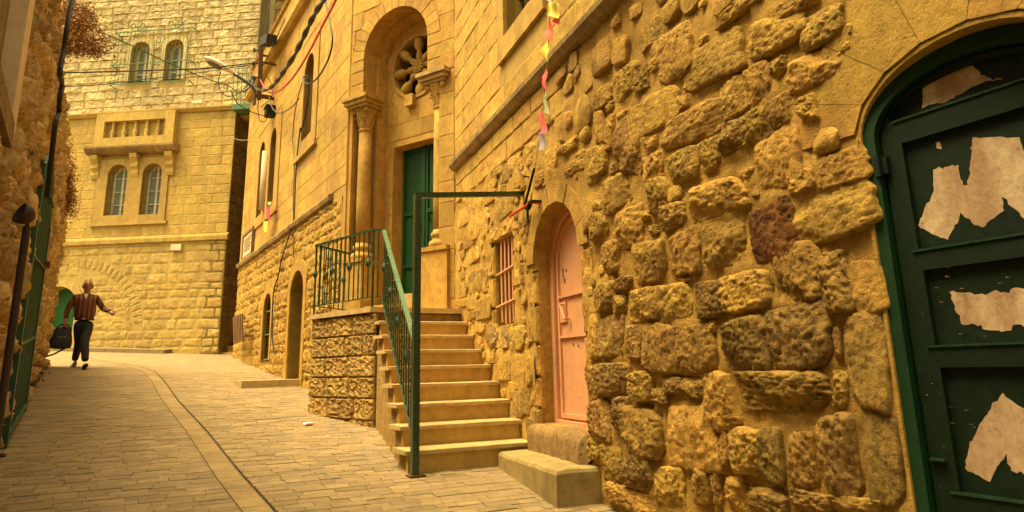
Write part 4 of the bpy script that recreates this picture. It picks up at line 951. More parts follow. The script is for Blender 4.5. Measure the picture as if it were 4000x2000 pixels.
# pipe with bowl-shaped lamp head
PI_ = thing('wall_pipe', L.pt(-.4, g(8.7), .16), 'brown upright pipe with a bowl-shaped lamp head beside the grille gate', 'pipe lamp')
a = L.ppt(105, 885, .22); MB().tube([Vector((a.x, a.y, g(a.y)-.1)), a-Vector((0, 0, .3)), a], .024, 10).build('pipe', 'pipe', PI_)
h = L.ppt(82, 835, .22); MB().tube([a, a+Vector((0, 0, .06)), h+Vector((.03, .03, -.03))], .014, 8).build('bracket', 'pipe', PI_)
MB().lathe(h+Vector((.06, .05, -.02)), [(0, .014), (.014, .04), (.04, .058), (.085, .066), (.09, .056), (.06, .04)], 14, axis=Vector((-.8, -.5, .35))).build('lamp_bowl', 'pipe', PI_, smooth=True)
# stone window bay jutting out top left
BY = thing('window_bay', L.pt(-3.9, 1.6, .0), 'pale stone window surround jutting from the left wall high up', 'window bay')
fbox(L, -3.95, -3.62, 1.60, 5.2, -.1, .085, 'jamb_slab', 'slab', BY); fbox(L, -5.6, -3.97, 1.42, 1.58, -.1, .11, 'sill', 'sill', BY)
fbox(L, -5.6, -3.96, 1.58, 5.2, -.12, -.03, 'shutter_panel', 'cornice', BY)
for k in range(5): fbox(L, -5.5+k*.31, -5.22+k*.31, 1.62, 5.1, -.04, -.012, 'shutter_board', 'cornice', BY)
TH_ = thing('near_left_house', L.pt(-7, g(2), -2), 'tall stone house carrying the pale jutting window surround', 'house')
MB().fbox(L, -5.75, -3.62, 3.78, 8.2, -6, 0).build('upper_wall', 'left', TH_)
NL = Fr((-2.15, 3.3), 0, True); MB().fbox(NL, -8, 0, -2.4, 8.2, -5, 0).build('lower_wall', 'left_mortar', TH_)
nlm = Masonry(); nlm.courses(NL, -8, 0, -2.2, 8.2, (.26, .34), (.4, .8), (), 'boss', 'left', (-.02, .05), .014, jit=.02, bottom=lambda p: g(p.y)-.1); nlm.flush('wall_block', TH_, 300, 'wall_blocks')
# black cable hanging over the left wall
cb = smoothpts([L.ppt(x, y, .32) for x, y in ((290, -30), (278, 20), (262, 100), (250, 190), (240, 245), (234, 290), (242, 330), (233, 380), (230, 440), (218, 470), (205, 580), (186, 770))], 4)
tag(MB().tube(cb, .016, 6).build('hanging_cable', 'black'), 'thick dark cable drooping over the top of the rugged left wall', 'cable')
# ================================================================== plants
def leafmat(name, c1, c2):
    m, t, p = new_mat(name); oi = N(t, 'ShaderNodeAttribute', attribute_name='rnd')
    t.links.new(ramp(t, oi.outputs['Fac'], [(0., c1), (1., c2)]), p.inputs['Base Color']); p.inputs['Roughness'].default_value = .8
    p.inputs['Subsurface Weight'].default_value = 0
    return m
M['dry'] = leafmat('dry_leaves', (.22, .095, .018), (.46, .24, .06)); M['weed'] = leafmat('weed_leaves', (.07, .09, .02), (.17, .17, .05)); M['twig'] = flat('twigs', (.14, .07, .025), .9)
def bush(name, base, F, tips, label, mat, nleaf, ls, sprd, cat='bush', seed=1):
    r = random.Random(seed); root = thing(name, base, label, cat, 'dry bushes on the left wall' if cat == 'bush' else 'weeds at the foot of the left wall'); st = MB(); vs, fs, rn = [], [], []
    for tip in tips:
        n = 14; pts = []
        mid = base*.45+tip*.55+Vector((r.uniform(-.08, .08), r.uniform(-.08, .08), r.uniform(.02, .14)))
        for i in range(n):
            t = i/(n-1); pts.append(base*(1-t)**2+mid*2*t*(1-t)+tip*t*t+Vector((r.gauss(0, .01), r.gauss(0, .01), r.gauss(0, .01))))
        st.tube(pts, [.010*(1-.8*i/(n-1)) for i in range(n)], 5)
        for k in range(nleaf):
            t = r.uniform(.2, 1); p = pts[int(t*(n-1))]
            off = Vector((r.gauss(0, 1), r.gauss(0, 1), r.gauss(0, 1)))*sprd*(.3+.5*t); q = p+off
            if k % 6 == 0: st.tube([p, p+off*.6, q], [.004, .003, .002], 4)
            a = Vector((r.gauss(0, 1), r.gauss(0, 1), r.gauss(0, 1))).normalized(); b = a.cross(Vector((r.gauss(0, 1), r.gauss(0, 1), r.gauss(0, 1)))).normalized(); l = ls*r.uniform(.6, 1.4)
            o_ = len(vs); vs += [tuple(q-a*l*.5), tuple(q+b*l*.28), tuple(q+a*l*.5), tuple(q-b*l*.28)]; fs.append((o_, o_+1, o_+2, o_+3)); rn += [r.random()]*4
    st.build('stem', 'twig', root)
    me = bpy.data.meshes.new('foliage'); me.from_pydata(vs, [], fs); me.update(); me.attributes.new('rnd', 'FLOAT', 'POINT').data.foreach_set('value', rn)
    o_ = link('foliage', me, mat, root); return root
r = random.Random(3)
def tipsat(lst, F, Y): return [at_y(x, y, Y+r.uniform(-.35, .35)) for x, y in lst]
bush('dry_bush', L.pt(-.1, 3.75, .05), L, tipsat([(230, -60), (280, -30), (330, 10), (380, 50), (400, 110), (440, 165), (410, 205), (370, 190), (330, 160), (300, 120), (260, 60), (300, 195), (270, 150), (250, 110), (350, 90), (310, 60), (240, 200), (220, 60), (225, 120), (290, 20), (340, 40)], L, 9.6), 'large dry brown bush overhanging the top of the left wall', 'dry', 520, .030, .075, seed=4)
bush('dry_bush', L.pt(6.2, 3.72, .05), L, tipsat([(250, 545), (260, 600), (275, 640), (285, 700), (270, 740), (275, 800), (285, 850), (255, 690), (248, 760), (262, 830), (235, 600), (240, 660)], L, 15.), 'smaller dry brown bush trailing down the far corner of the left wall', 'dry', 420, .042, .10, seed=9)
p = gnd(112, 1512); bush('weed', p, L, [p+Vector((r.uniform(-.15, .2), r.uniform(-.15, .15), r.uniform(.1, .24))) for _ in range(7)], 'small green weed on the paving below the left wall past the gate', 'weed', 26, .06, .05, 'weed', 5)
p = gnd(42, 1615); bush('weed', p, L, [p+Vector((r.uniform(-.1, .12), r.uniform(-.12, .12), r.uniform(.12, .34))) for _ in range(7)], 'taller green weed growing at the foot of the grille gate', 'weed', 26, .05, .05, 'weed', 6)
for k, (x, y, c, sx) in enumerate(((25, 1635, 'iron', .05), (8, 1785, 'pipe', .035), (95, 1545, 'sill', .04))):
    p = gnd(x, y); rubble = MB().lathe(p-Vector((0, 0, .005)), [(0, sx*.8), (.015, sx), (.03, sx*.7), (.04, sx*.2)], 7).build('loose_stone', c); tag(rubble, ['small rusty brown stone lying by the foot of the gate', 'small dark stone lying on the paving at the street edge before the gate', 'small grey brown stone lying at the foot of the left wall'][k], 'stone', 'loose stones along the left wall')
# ================================================================== FAR BUILDING
FB = thing('far_stone_house', FA.pt(-2.5, .8, -.3), 'pale stone house facing down the street with twin arched windows under a blind balustrade', 'house')
fg = lambda p: g(p.y)
FW1, FW2 = arch(-3.70, -3.10, 4.46, 5.66, .30), arch(-2.64, -2.05, 4.44, 5.64, .30)
FD = arch(-5.35, -4.22, .6, 2.0, .5)
MB().plate(FA, rect(-9, 0, 0, 7.55), [FW1, FW2, FD], -.5, 0).build('front_wall', 'far_joint', FB)
SD = Fr((FA.pt(0, 0).x, FA.pt(0, 0).y), 33); SD.u = -SD.u; SD.n = -SD.n
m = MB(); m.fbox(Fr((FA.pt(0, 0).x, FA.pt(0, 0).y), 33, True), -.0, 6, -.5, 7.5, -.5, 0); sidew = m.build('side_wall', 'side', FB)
SDf = Fr((FA.pt(0, 0).x, FA.pt(0, 0).y), 33, True)
fb = Masonry(); fs_ = Masonry()
ac_f = FA.px(282, 1297); ra0, ra1 = 1.76, 2.02
fb.courses(FA, -9, 0, .3, 3.62, (.17, .30), (.26, .62), [grow(FD, .2), [(ac_f[0]+ra1*cos(pi*.5*k/10), ac_f[1]+ra1*sin(pi*.5*k/10)) for k in range(11)]+[(ac_f[0]+ra0*cos(pi*.5*k/10), ac_f[1]+ra0*sin(pi*.5*k/10)) for k in range(10, -1, -1)]], 'rough', 'far', (-.02, .022), .008, jit=.03, rot=.025, bottom=fg, matf=lambda u, v: 'far_plain' if random.random() < .2 else 'far')
# the relieving arch leaves a cleared band: fill inside it course by course
fb.courses(FA, ac_f[0]+.1, ac_f[0]+1.6, 1.0, 2.3, (.17, .26), (.26, .5), [grow(FD, .2)], 'rough', 'far', (-.02, .022), .008, jit=.015, rot=.02, bottom=fg)
for k in range(19):
    t = .1+1.75*(k+.5)/19; rm = (ra0+ra1)/2; hh = rm*1.75/19-.012
    fb.block(FA, ac_f[0]+rm*cos(t)-.15, ac_f[0]+rm*cos(t)+.15, ac_f[1]+rm*sin(t)-hh/2, ac_f[1]+rm*sin(t)+hh/2, -.02, .022, 'rough', 'far', t)
blk = rect(-4.05, -1.85, 4.22, 7.45)
fs_.courses(FA, -9, -.0, 3.83, 7.42, (.26, .31), (.42, .72), [blk], 'boss', 'far_plain', (-.006, .014), .007, jit=.006)
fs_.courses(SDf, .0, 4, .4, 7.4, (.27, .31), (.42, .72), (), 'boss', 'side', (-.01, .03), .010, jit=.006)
fs_.courses(FA, -4.04, -1.86, 4.23, 5.98, (.28, .30), (.5, .5), [FW1, FW2, rect(-4.0, -1.9, 4.26, 6.0)], 'smooth', 'far_plain', (-.01, .02), .008)
fb.flush('wall_stone', FB, 300, 'wall_stones'); fs_.flush('ashlar_block', FB, 300, 'ashlar_facing')
course_run(FA, -9, .06, [(-.02, 3.62), (.08, 3.64), (.09, 3.74), (.07, 3.80), (-.02, 3.84)], 'string_course_stone', 'far_plain', FB, (.7, 1.2))
course_run(FA, -9, .06, [(-.5, 7.42), (.06, 7.44), (.13, 7.52), (.13, 7.56), (-.5, 7.62)], 'cornice_stone', 'far_plain', FB, (.7, 1.2))
MB().plate(FA, rect(-4.0, -1.86, 4.22, 6.12), [FW1, FW2], -.08, .05).build('window_panel', 'far_plain', FB)
MB().fbox(FA, -4.08, -1.78, 4.16, 4.24, -.02, .09).build('window_sill', 'far_plain', FB)
for wp in (FW1, FW2):
    o_ = opening(FA, wp, .28, FB, 'window', 'glass_far'); a, b = wp[0][0], wp[1][0]; v0 = wp[0][1]
    MB().plate(FA, wp, [arch(a+.075, b-.075, v0+.07, wp[2][1]-.02, .23)], -.29, -.24).build('frame', 'white', o_)
    fbox(FA, (a+b)/2-.03, (a+b)/2+.03, v0, wp[2][1]+.28, -.28, -.235, 'mullion', 'white', o_)
    for q in (.3, .62, .95): fbox(FA, a, b, v0+q*1.2-.015, v0+q*1.2+.015, -.28, -.238, 'glazing_bar', 'white', o_)
    bars(FA, wp, -.12, 5, 6, o_, 'gate', .010)
# blind balustrade on brackets
BL = MB().plate(FA, rect(-4.12, -1.72, 6.42, 7.46), [rect(-3.86, -2.0, 6.72, 7.22)], -.02, .22).build('blind_balcony', 'far_plain', FB)
fbox(FA, -3.9, -1.96, 6.7, 7.24, -.02, .06, 'recess_back', 'far_plain', BL)
for k in range(5):
    c = FA.pt(-3.62+k*.345, 6.72, .14); MB().lathe(c, [(0, .055), (.04, .055), (.05, .035), (.13, .07), (.20, .06), (.28, .035), (.38, .045), (.44, .035), (.46, .055), (.5, .055)], 12).build('baluster', 'far_plain', BL, smooth=True)
course_run(FA, -4.32, -1.55, [(-.02, 6.22), (.20, 6.24), (.30, 6.32), (.34, 6.38), (.34, 6.43), (-.02, 6.45)], 'ledge_stone', 'cornice', FB, (.5, .8))
for u in (-4.08, -2.88, -1.82):
    m = MB(); q = [(.0, 5.55), (.06, 5.56), (.09, 5.66), (.07, 5.78), (.14, 5.86), (.12, 5.98), (.22, 6.10), (.24, 6.22), (.0, 6.22)]; n = len(q)
    m.add([FA.pt(u-.11, v, d) for d, v in q]+[FA.pt(u+.11, v, d) for d, v in q], [tuple(range(n)), tuple(range(2*n-1, n-1, -1))]+[(i+n, (i+1) % n+n, (i+1) % n, i) for i in range(n)]); m.build('bracket', 'far_plain', FB)
fd_ = opening(FA, FD, .4, FB, 'door', 'far_green', None, 'bright green arched door partly behind the man'); 
for v in (1.25, 1.7): fbox(FA, -5.3, -4.25, v-.012, v+.012, -.4, -.385, 'rail', 'far_green', fd_)
MB().plate(FA, grow(FD, .15), [FD], -.1, .03).build('door_surround', 'far', FB)
for (x, y, wd, ht) in ((688, 961, .30, .12), (228, 984, .22, .12), (300, 438, .38, .06), (770, 396, .32, .06)):
    u, v = FA.px(x, y, .08); fbox(FA, u-wd/2, u+wd/2, v-ht, v+ht*.4, -.02, .10, 'white_slab', 'white', FB)
# kerb and footway along the house
kb = MB(); a = FA.pt(-1.45, 0, .62); 
q0, q1 = FA.pt(-1.3, 0, .35), FA.pt(-9, 0, .75); r0, r1 = FA.pt(-1.3, 0, -.1), FA.pt(-9, 0, -.1)
kb.hexa([Vector((p.x, p.y, g(p.y)-.2)) for p in (q0, r0, r1, q1)], [Vector((p.x, p.y, g(p.y)+.10)) for p in (q0, r0, r1, q1)]); ko = kb.build('pavement', 'street'); struct(ko)
# upper house stepping back above
UB = thing('upper_stone_house', FA.pt(-2, 7.6, -.5), 'hazy pale upper stone house with two windows behind a green cage grille', 'house')
UF = Fr((FA.pt(0, 0, -.22).x, FA.pt(0, 0, -.22).y), -57)
UW1, UW2 = arch(-3.58, -2.98, 8.60, 9.62, .28), arch(-2.48, -1.90, 8.60, 9.62, .28)
MB().plate(UF, rect(-9, .42, 7.4, 15), [UW1, UW2], -.6, 0).build('front_wall', 'far_joint', UB)
MB().fbox(Fr((UF.pt(.42, 0).x, UF.pt(.42, 0).y), 33, True), 0, .9, 7.3, 15, -.5, 0).build('side_wall', 'far_up', UB)
ub = Masonry(); ub.courses(UF, -6.2, .42, 7.6, 12.6, (.22, .29), (.35, .66), [grow(UW1, .12), grow(UW2, .12)], 'boss', 'far_up', (-.02, .045), .014, jit=.01); ub.flush('wall_block', UB, 300, 'wall_blocks')
for wp in (UW1, UW2):
    o_ = opening(UF, wp, .3, UB, 'window', 'glass_far'); a, b, v0 = wp[0][0], wp[1][0], wp[0][1]
    MB().plate(UF, wp, [arch(a+.06, b-.06, v0+.05, wp[2][1]-.02, .2)], -.31, -.25).build('frame', 'white', o_); fbox(UF, (a+b)/2-.035, (a+b)/2+.035, v0, wp[2][1]+.25, -.3, -.24, 'mullion', 'white', o_)
    for q in (.35, .75): fbox(UF, a, b, v0+q-.02, v0+q+.02, -.3, -.245, 'glazing_bar', 'white', o_)
    MB().plate(UF, grow(wp, .11), [wp], -.1, .05).build('window_surround', 'far_up', UB)
CG = thing('window_cage', UF.pt(-2.7, 8.35, .1), 'pale green iron cage grille over the two upper windows', 'window cage')
for u in [-3.92+.12*k for k in range(21)]: MB().bar(UF.pt(u, 8.42, .32), UF.pt(u, 10.1, .32), .012).build('bar', 'pale_green', CG)
for v in (8.42, 9.05, 10.1):
    MB().bar(UF.pt(-3.95, v, .32), UF.pt(-1.5, v, .32), .022).build('crossbar', 'pale_green', CG)
    for u in (-3.95, -1.5): MB().bar(UF.pt(u, v, 0), UF.pt(u, v, .32), .022).build('side_bar', 'pale_green', CG)
for u in (-3.25, -2.05):
    for sg in (-1, 1):
        pts = [UF.pt(u+sg*a, 10.1+b, .32) for a, b in ((.0, .0), (.12, .05), (.22, .14), (.2, .24), (.1, .24), (.08, .16), (.14, .13))]; MB().tube(smoothpts(pts, 4), .014, 5).build('scroll', 'pale_green', CG)
    MB().tube([UF.pt(u, 10.1, .32), UF.pt(u, 10.42, .32)], [.02, .004], 6).build('finial', 'pale_green', CG)
# green balcony box and steps in the alley
GB = thing('green_balcony', UF.pt(.3, 7.5, .3), 'small green metal balcony over the alley mouth', 'balcony')
bu0 = UF.px(905, 400, .5)[0]; bu1 = UF.px(985, 400, .5)[0]; bz = UF.px(940, 405, .5)[1]
fbox(UF, bu0, bu1+.5, bz-.16, bz, -.2, .5, 'floor', 'pale_green', GB)
for k in range(9): u = bu0+(bu1+.4-bu0)*k/8; MB().bar(UF.pt(u, bz, .48), UF.pt(u, bz+1.1, .48), .018).build('bar', 'pale_green', GB)
for z in (.35, .7, 1.1): MB().bar(UF.pt(bu0, bz+z, .48), UF.pt(bu1+.5, bz+z, .48), .022).build('rail', 'pale_green', GB)
AS = thing('alley_steps', SDf.pt(1, g(21), .4), 'short flight of stone steps climbing into the dark alley', 'steps')
for i in range(6): MB().hexa([SDf.pt(.15+.32*i, .2, -.02), SDf.pt(.15+.32*i, .2, 1.6), SDf.pt(3, .2, 1.6), SDf.pt(3, .2, -.02)][::-1], [SDf.pt(.15+.32*i, .60+.17*i, -.02), SDf.pt(.15+.32*i, .60+.17*i, 1.6), SDf.pt(3, .60+.17*i, 1.6), SDf.pt(3, .60+.17*i, -.02)][::-1]).build('step', 'riser', AS)
# tall house behind
BB = thing('rear_stone_house', (4, 27, 3), 'sunlit yellow stone house rising behind the church roof', 'house')
BF = Fr((2.6, 22.0), -66)
MB().fbox(BF, -3, 5, 0, 17, -.5, 0).build('front_wall', 'far_joint', BB)
bb = Masonry(); bb.courses(BF, -1.5, 2.6, 8.5, 15.5, (.28, .34), (.5, .8), (), 'boss', 'far', (-.02, .05), .016, jit=.01); bb.flush('wall_block', BB, 300, 'wall_blocks')
# ================================================================== pole, lamp, cables
Y0 = W2.ppt(1015, 300, .35).y
def pp(x, y): return at_y(x, y, Y0)
def c5(x, y): return 900+x/2.147, y/2.147
PB = thing('cable_post', pp(1012, 385), 'rusty iron cable post with crossarms bracketed on the far end of the church', 'cable post')
MB().bar(pp(1012, 388), pp(1021, 166), .11, .09).build('post', 'iron', PB)
for (a, b), t in ((((1012, 240), (1090, 258)), .05), (((998, 374), (1078, 388)), .07), (((994, 195), (1016, 199)), .025), (((994, 245), (1016, 251)), .025), (((990, 300), (1012, 305)), .025)):
    MB().bar(pp(*a), pp(*b)+Vector((.25 if t > .04 else 0, 0, 0)), t, t*.8).build('crossarm', 'iron', PB)
for x, y in ((993, 193), (993, 200), (989, 245), (990, 252), (988, 300), (990, 307), (1020, 162)): MB().lathe(pp(x, y)-Vector((0, 0, .03)), [(0, .02), (.015, .035), (.03, .025), (.045, .035), (.06, .02)], 8).build('insulator', 'cable', PB)
MB().bar(pp(1015, 372), W2.ppt(1060, 378, 0), .05).build('stay', 'iron', PB); MB().bar(pp(1018, 215), W2.ppt(1060, 222, 0), .05).build('stay', 'iron', PB)
LP = thing('street_lamp', pp(1000, 345), 'cream cobra-head street lamp on a grey arm reaching over the street', 'street lamp')
MB().tube([pp(992, 410), pp(996, 362), pp(985, 338), pp(950, 312), pp(912, 288)], .035, 8).build('arm', 'cable', LP)
a, b = pp(925, 293), pp(796, 226); ax = (b-a); ln = ax.length; ax.normalize(); sd_ = Vector((0, 1, 0)); upv = ax.cross(sd_).normalized(); upv = upv if upv.z > 0 else -upv
m = MB(); prof = [(0, .03, .03), (.08, .05, .05), (.2, .075, .065), (.4, .12, .09), (.62, .15, .105), (.82, .14, .09), (.95, .09, .05), (1., .03, .02)]
for t, wv, hv in prof:
    for k in range(14):
        q = 2*pi*k/14; m.v.append(a+ax*ln*t+sd_*wv*cos(q)+upv*(hv*sin(q) if sin(q) > 0 else hv*.35*sin(q)))
for i in range(len(prof)-1):
    for k in range(14): k2 = (k+1) % 14; m.f.append((i*14+k, i*14+k2, (i+1)*14+k2, (i+1)*14+k))
m.f += [tuple(range(14)), tuple(range((len(prof)-1)*14, len(prof)*14))[::-1]]
hd = m.build('lamp_head', 'lampw', LP, smooth=True)
m = MB()
for k in range(14):
    q = 2*pi*k/14; m.v.append(a+ax*ln*(.66+.22*cos(q))+sd_*.11*sin(q)-upv*.034)
o_ = 14; m.v += [v-upv*.02 for v in m.v]; m.f += [tuple(range(14, 28))]+[(k, (k+1) % 14, (k+1) % 14+14, k+14) for k in range(14)]; m.build('lens', 'glass', hd)
def strand(pts, r_, name, mat, label, cat='cable', n=6, k=6): return tag(MB().tube(smoothpts(pts, k), r_, n).build(name, mat), label, cat, 'cables and wires strung around the church corner')
tw = [(185, 660), (195, 705), (225, 748), (280, 757), (335, 735), (390, 680), (440, 610), (520, 490), (590, 360), (650, 230), (710, 110), (780, 0), (840, -110)]
tp = []
for i, (x, y) in enumerate(tw):
    q = c5(x, y); f = i/(len(tw)-1); tp.append(W2.ppt(q[0], q[1], .38+.5*f))
sp = smoothpts(tp, 12); s1, s2 = [], []
for i, p in enumerate(sp):
    d = (sp[min(i+1, len(sp)-1)]-sp[max(i-1, 0)]).normalized(); a = d.cross(Zv).normalized(); b = d.cross(a); t = i*.30; wv = .008+.012*min(1, i/50)
    s1.append(p+(a*cos(t)+b*sin(t))*wv); s2.append(p-(a*cos(t)+b*sin(t))*wv)
TC = thing('twisted_cable', tp[0], 'thick black twisted cable sweeping up from the cable post along the church', 'cable')
rr_ = [.013+.010*min(1, i/60) for i in range(len(sp))]
MB().tube(s1, rr_, 7).build('strand', 'black', TC); MB().tube(s2, rr_, 7).build('strand', 'black', TC)
rc = [(250, 670), (285, 730), (330, 775), (390, 770), (450, 730), (540, 630), (640, 470), (720, 320), (790, 180), (859, 50), (915, -70)]
strand([W2.ppt(*c5(x, y), .37+.05*i) for i, (x, y) in enumerate(rc)], .017, 'red_cable', 'red', 'bright red cable rising beside the twisted black cable')
gc = [c5(*q) for q in ((785, -40), (815, 90), (845, 230), (855, 350), (820, 500), (740, 640), (670, 700), (620, 692), (605, 662), (630, 635), (655, 668), (655, 800), (620, 1000), (585, 1110))]+[(1172, 505), (1156, 660), (1148, 854), (1136, 900), (1101, 1009), (1087, 1079), (1068, 1145), (1063, 1307), (1073, 1384)]
strand([W2.ppt(x, y, .55 if i < 5 else max(.06, .4-.05*(i-5))) for i, (x, y) in enumerate(gc)], .013, 'looped_cable', 'black', 'long black cable looping past the high church window and down to the ground')
strand([W2.ppt(x, y, .05) for x, y in ((1180, 322), (1160, 395), (1148, 470), (1143, 545), (1150, 640), (1145, 780), (1147, 900), (1146, 1005))], .010, 'drop_cable', 'cable', 'thin grey cable dropping straight down the church wall')
strand([W2.ppt(x, y, .2) for x, y in ((1168, 385), (1148, 410), (1120, 432), (1090, 442), (1070, 430), (1055, 400), (1052, 372))], .012, 'slack_cable', 'cable', 'slack grey cable bundle hanging between the cable post and the high window')
for nm, l, ys, rad_, mt, lab in (
    ('street_cable', [(240, 284), (420, 280), (640, 273), (810, 266), (1000, 245)], (12.5, Y0), .014, 'black', 'black cable pair strung level across the street below the caged windows'),
    ('street_cable', [(245, 338), (400, 330), (560, 310), (750, 288), (995, 250)], (12.5, Y0), .009, 'black', 'thinner dark cable crossing the street under the level cable pair'),
    ('guy_wire', [(380, 120), (520, 180), (645, 240), (800, 305), (890, 335), (925, 360)], (11.5, Y0), .010, 'far_green', 'thin green wire slanting down across the caged windows to the lamp arm'),
    ('lamp_cable', [(862, 282), (853, 320), (865, 360), (895, 376), (930, 365), (965, 335), (985, 300)], (Y0, Y0), .010, 'black', 'black cable loop hanging under the street lamp arm'),
    ('roof_wire', [(1150, -30), (1110, 80), (1065, 180), (1025, 260)], (Y0-1, Y0), .012, 'cable', 'grey wire running up from the cable post along the church eaves'),
    ('roof_wire', [(1052, 10), (1040, 90), (1028, 162)], (Y0, Y0), .007, 'cable', 'thin vertical wire rising from the top of the cable post'),
    ('roof_wire', [(905, -10), (925, 90), (950, 200), (946, 262), (985, 290)], (Y0, Y0), .007, 'wire', 'thin pale wire drooping from above onto the cable post'),
    ('white_wire', [(900, 532), (925, 545), (950, 548), (985, 546)], (18.6, 18.4), .008, 'wire', 'short white wire spanning the alley mouth'),
    ('tangled_wire', [(1005, 330), (1020, 345), (1040, 300), (1060, 330), (1062, 380), (1040, 400), (1018, 420)], (Y0, Y0), .008, 'black', 'tangled black wire looping around the cable post'),
    ('tangled_wire', [(1010, 390), (1008, 430), (1015, 470), (1035, 474), (1045, 455)], (Y0, Y0), .009, 'black', 'black wire loop hanging below the lower crossarm'),
    ('tangled_wire', [(1000, 300), (985, 330), (965, 350), (950, 358)], (Y0, Y0), .016, 'black', 'short thick black wire end beside the lamp arm'),
    ('tangled_wire', [(950, 250), (975, 262), (990, 280), (975, 292), (950, 270), (945, 240)], (Y0, Y0), .007, 'wire', 'pale wire loop left of the cable post'),
    ('tangled_wire', [(900, 350), (925, 400), (960, 425), (990, 440), (1040, 455)], (Y0, Y0), .010, 'black', 'black wire slung from the balcony to the junction box')):
    n = len(l); strand([at_y(x, y, ys[0]+(ys[1]-ys[0])*i/(n-1)) for i, (x, y) in enumerate(l)], rad_, nm, mt, lab)
jb = thing('junction_box', W2.ppt(1056, 465, .1), 'dark green junction box hanging on the church wall under the cables', 'junction box')
a = W2.px(1049, 462, .1); b = W2.px(1064, 412, .1); fbox(W2, a[0], a[0]+.28, a[1], b[1], .02, .2, 'box', 'green', jb); fbox(W2, a[0]-.02, a[0]+.30, b[1]+.001, b[1]+.04, .02, .22, 'lid', 'green', jb)
fl_ = thing('floodlight', W2.ppt(1060, 178, .1), 'small black floodlight on a bracket above the cable post', 'floodlight')
a, b = W2.ppt(1034, 165, .35), W2.ppt(1062, 152, .35); MB().bar(a, b, .22, .2).build('housing', 'black', fl_); MB().bar((a+b)/2-Vector((0, 0, .1)), W2.ppt(1078, 176, .02), .04).build('bracket', 'black', fl_)
MB().bar(a-(b-a).normalized()*.02, a+(b-a).normalized()*.005, .17, .15).build('lens', 'glass', fl_)
# plaque
PQ = thing('wall_plaque', W2.ppt(970, 1000, .05), 'brown framed white notice board on the church wall', 'notice board')
ua, ub_ = W2.px(954, 960, .03)[0], W2.px(988, 950, .03)[0]; va = W2.px(970, 996, .03)[1]; vb = W2.px(972, 912, .03)[1]
bd_ = fbox(W2, ua, ub_, va, vb, .015, .05, 'board', 'slab', PQ)
MB().plate(W2, rect(ua-.06, ub_+.06, va-.06, vb+.06), [rect(ua, ub_, va, vb)], .01, .075).build('frame', 'wood', PQ)
for k in range(6):
    v = vb-.12-k*(vb-va-.2)/6; fbox(W2, ua+.12+.05*(k % 2), ub_-.12-.08*(k % 3), v-.018, v+.012, .045, .053, 'text_line', 'iron', bd_)
# wooden rack
WR = thing('slatted_rack', W2.ppt(945, 1340, .2), 'grey wooden slatted rack fixed at the church corner by the alley', 'rack')
ua, ub_ = W2.px(930, 1280, .15)[0], W2.px(968, 1280, .15)[0]; va, vb = W2.px(945, 1335, .15)[1], W2.px(945, 1235, .15)[1]; ub_ = min(ub_, ua+1.6)
for k in range(6): u = ua+(ub_-ua)*(k+.5)/6; MB().bar(W2.pt(u-.03, va, .22), W2.pt(u+.03, vb, .28), .10, .03, up=W2.n).build('slat', 'wood', WR)
for z, d in ((va+.12, .2), (vb-.1, .24)): MB().bar(W2.pt(ua-.05, z, d), W2.pt(ub_+.05, z, d), .05, .05).build('batten', 'wood', WR)
for u in (ua, ub_): MB().bar(W2.pt(u, va+.1, 0), W2.pt(u, va+.1, .22), .05).build('support', 'wood', WR)
# small pennant pair on the church wall
BP = thing('small_bunting', W2.ppt(1050, 800, .1), 'short strip with one red and one yellow pennant by the twin windows', 'bunting')
MB().tube(smoothpts([W2.ppt(1056, 790, .15), W2.ppt(1050, 830, .15), W2.ppt(1040, 905, .12)], 4), .006, 5).build('cord', 'wire', BP)
for (x, y), c, h_ in (((1048, 830), (.75, .06, .08), 45), ((1038, 885), (.72, .58, .05), 40), ((1054, 795), (.3, .5, .1), 14)):
    P = [W2.ppt(x-8, y-h_/2, .13), W2.ppt(x+9, y-h_/2, .15), W2.ppt(x+5, y+h_/2, .17), W2.ppt(x-6, y+h_/2, .2)]
    MB().hexa(P, [p+W2.n*.004 for p in P]).build('pennant', cloth('pennant_cloth', c), BP)
# cigarette pack on the paving
p = gnd(1202, 1662); CP = thing('cigarette_pack', p, 'crushed white and red cigarette pack lying on the street below the landing', 'pack')
d = Vector((.9, .35, .03)); d.normalize(); e = Vector((-.35, .9, .09)).normalized()
def obox(c, d, e, a, b, z0, z1): 
    q = [c-d*a-e*b, c+d*a-e*b, c+d*a+e*b, c-d*a+e*b]; return MB().hexa([x+Zv*z0 for x in q], [x+Zv*z1+d*.004 for x in q])
M['packred'] = flat('pack_red', (.5, .05, .04)); M['packwhite'] = flat('pack_white', (.78, .74, .66))
obox(p, d, e, .045, .03, .002, .014).build('pack_base', 'packred', CP); obox(p, d, e, .044, .029, .0145, .03).build('pack_top', 'packwhite', CP)
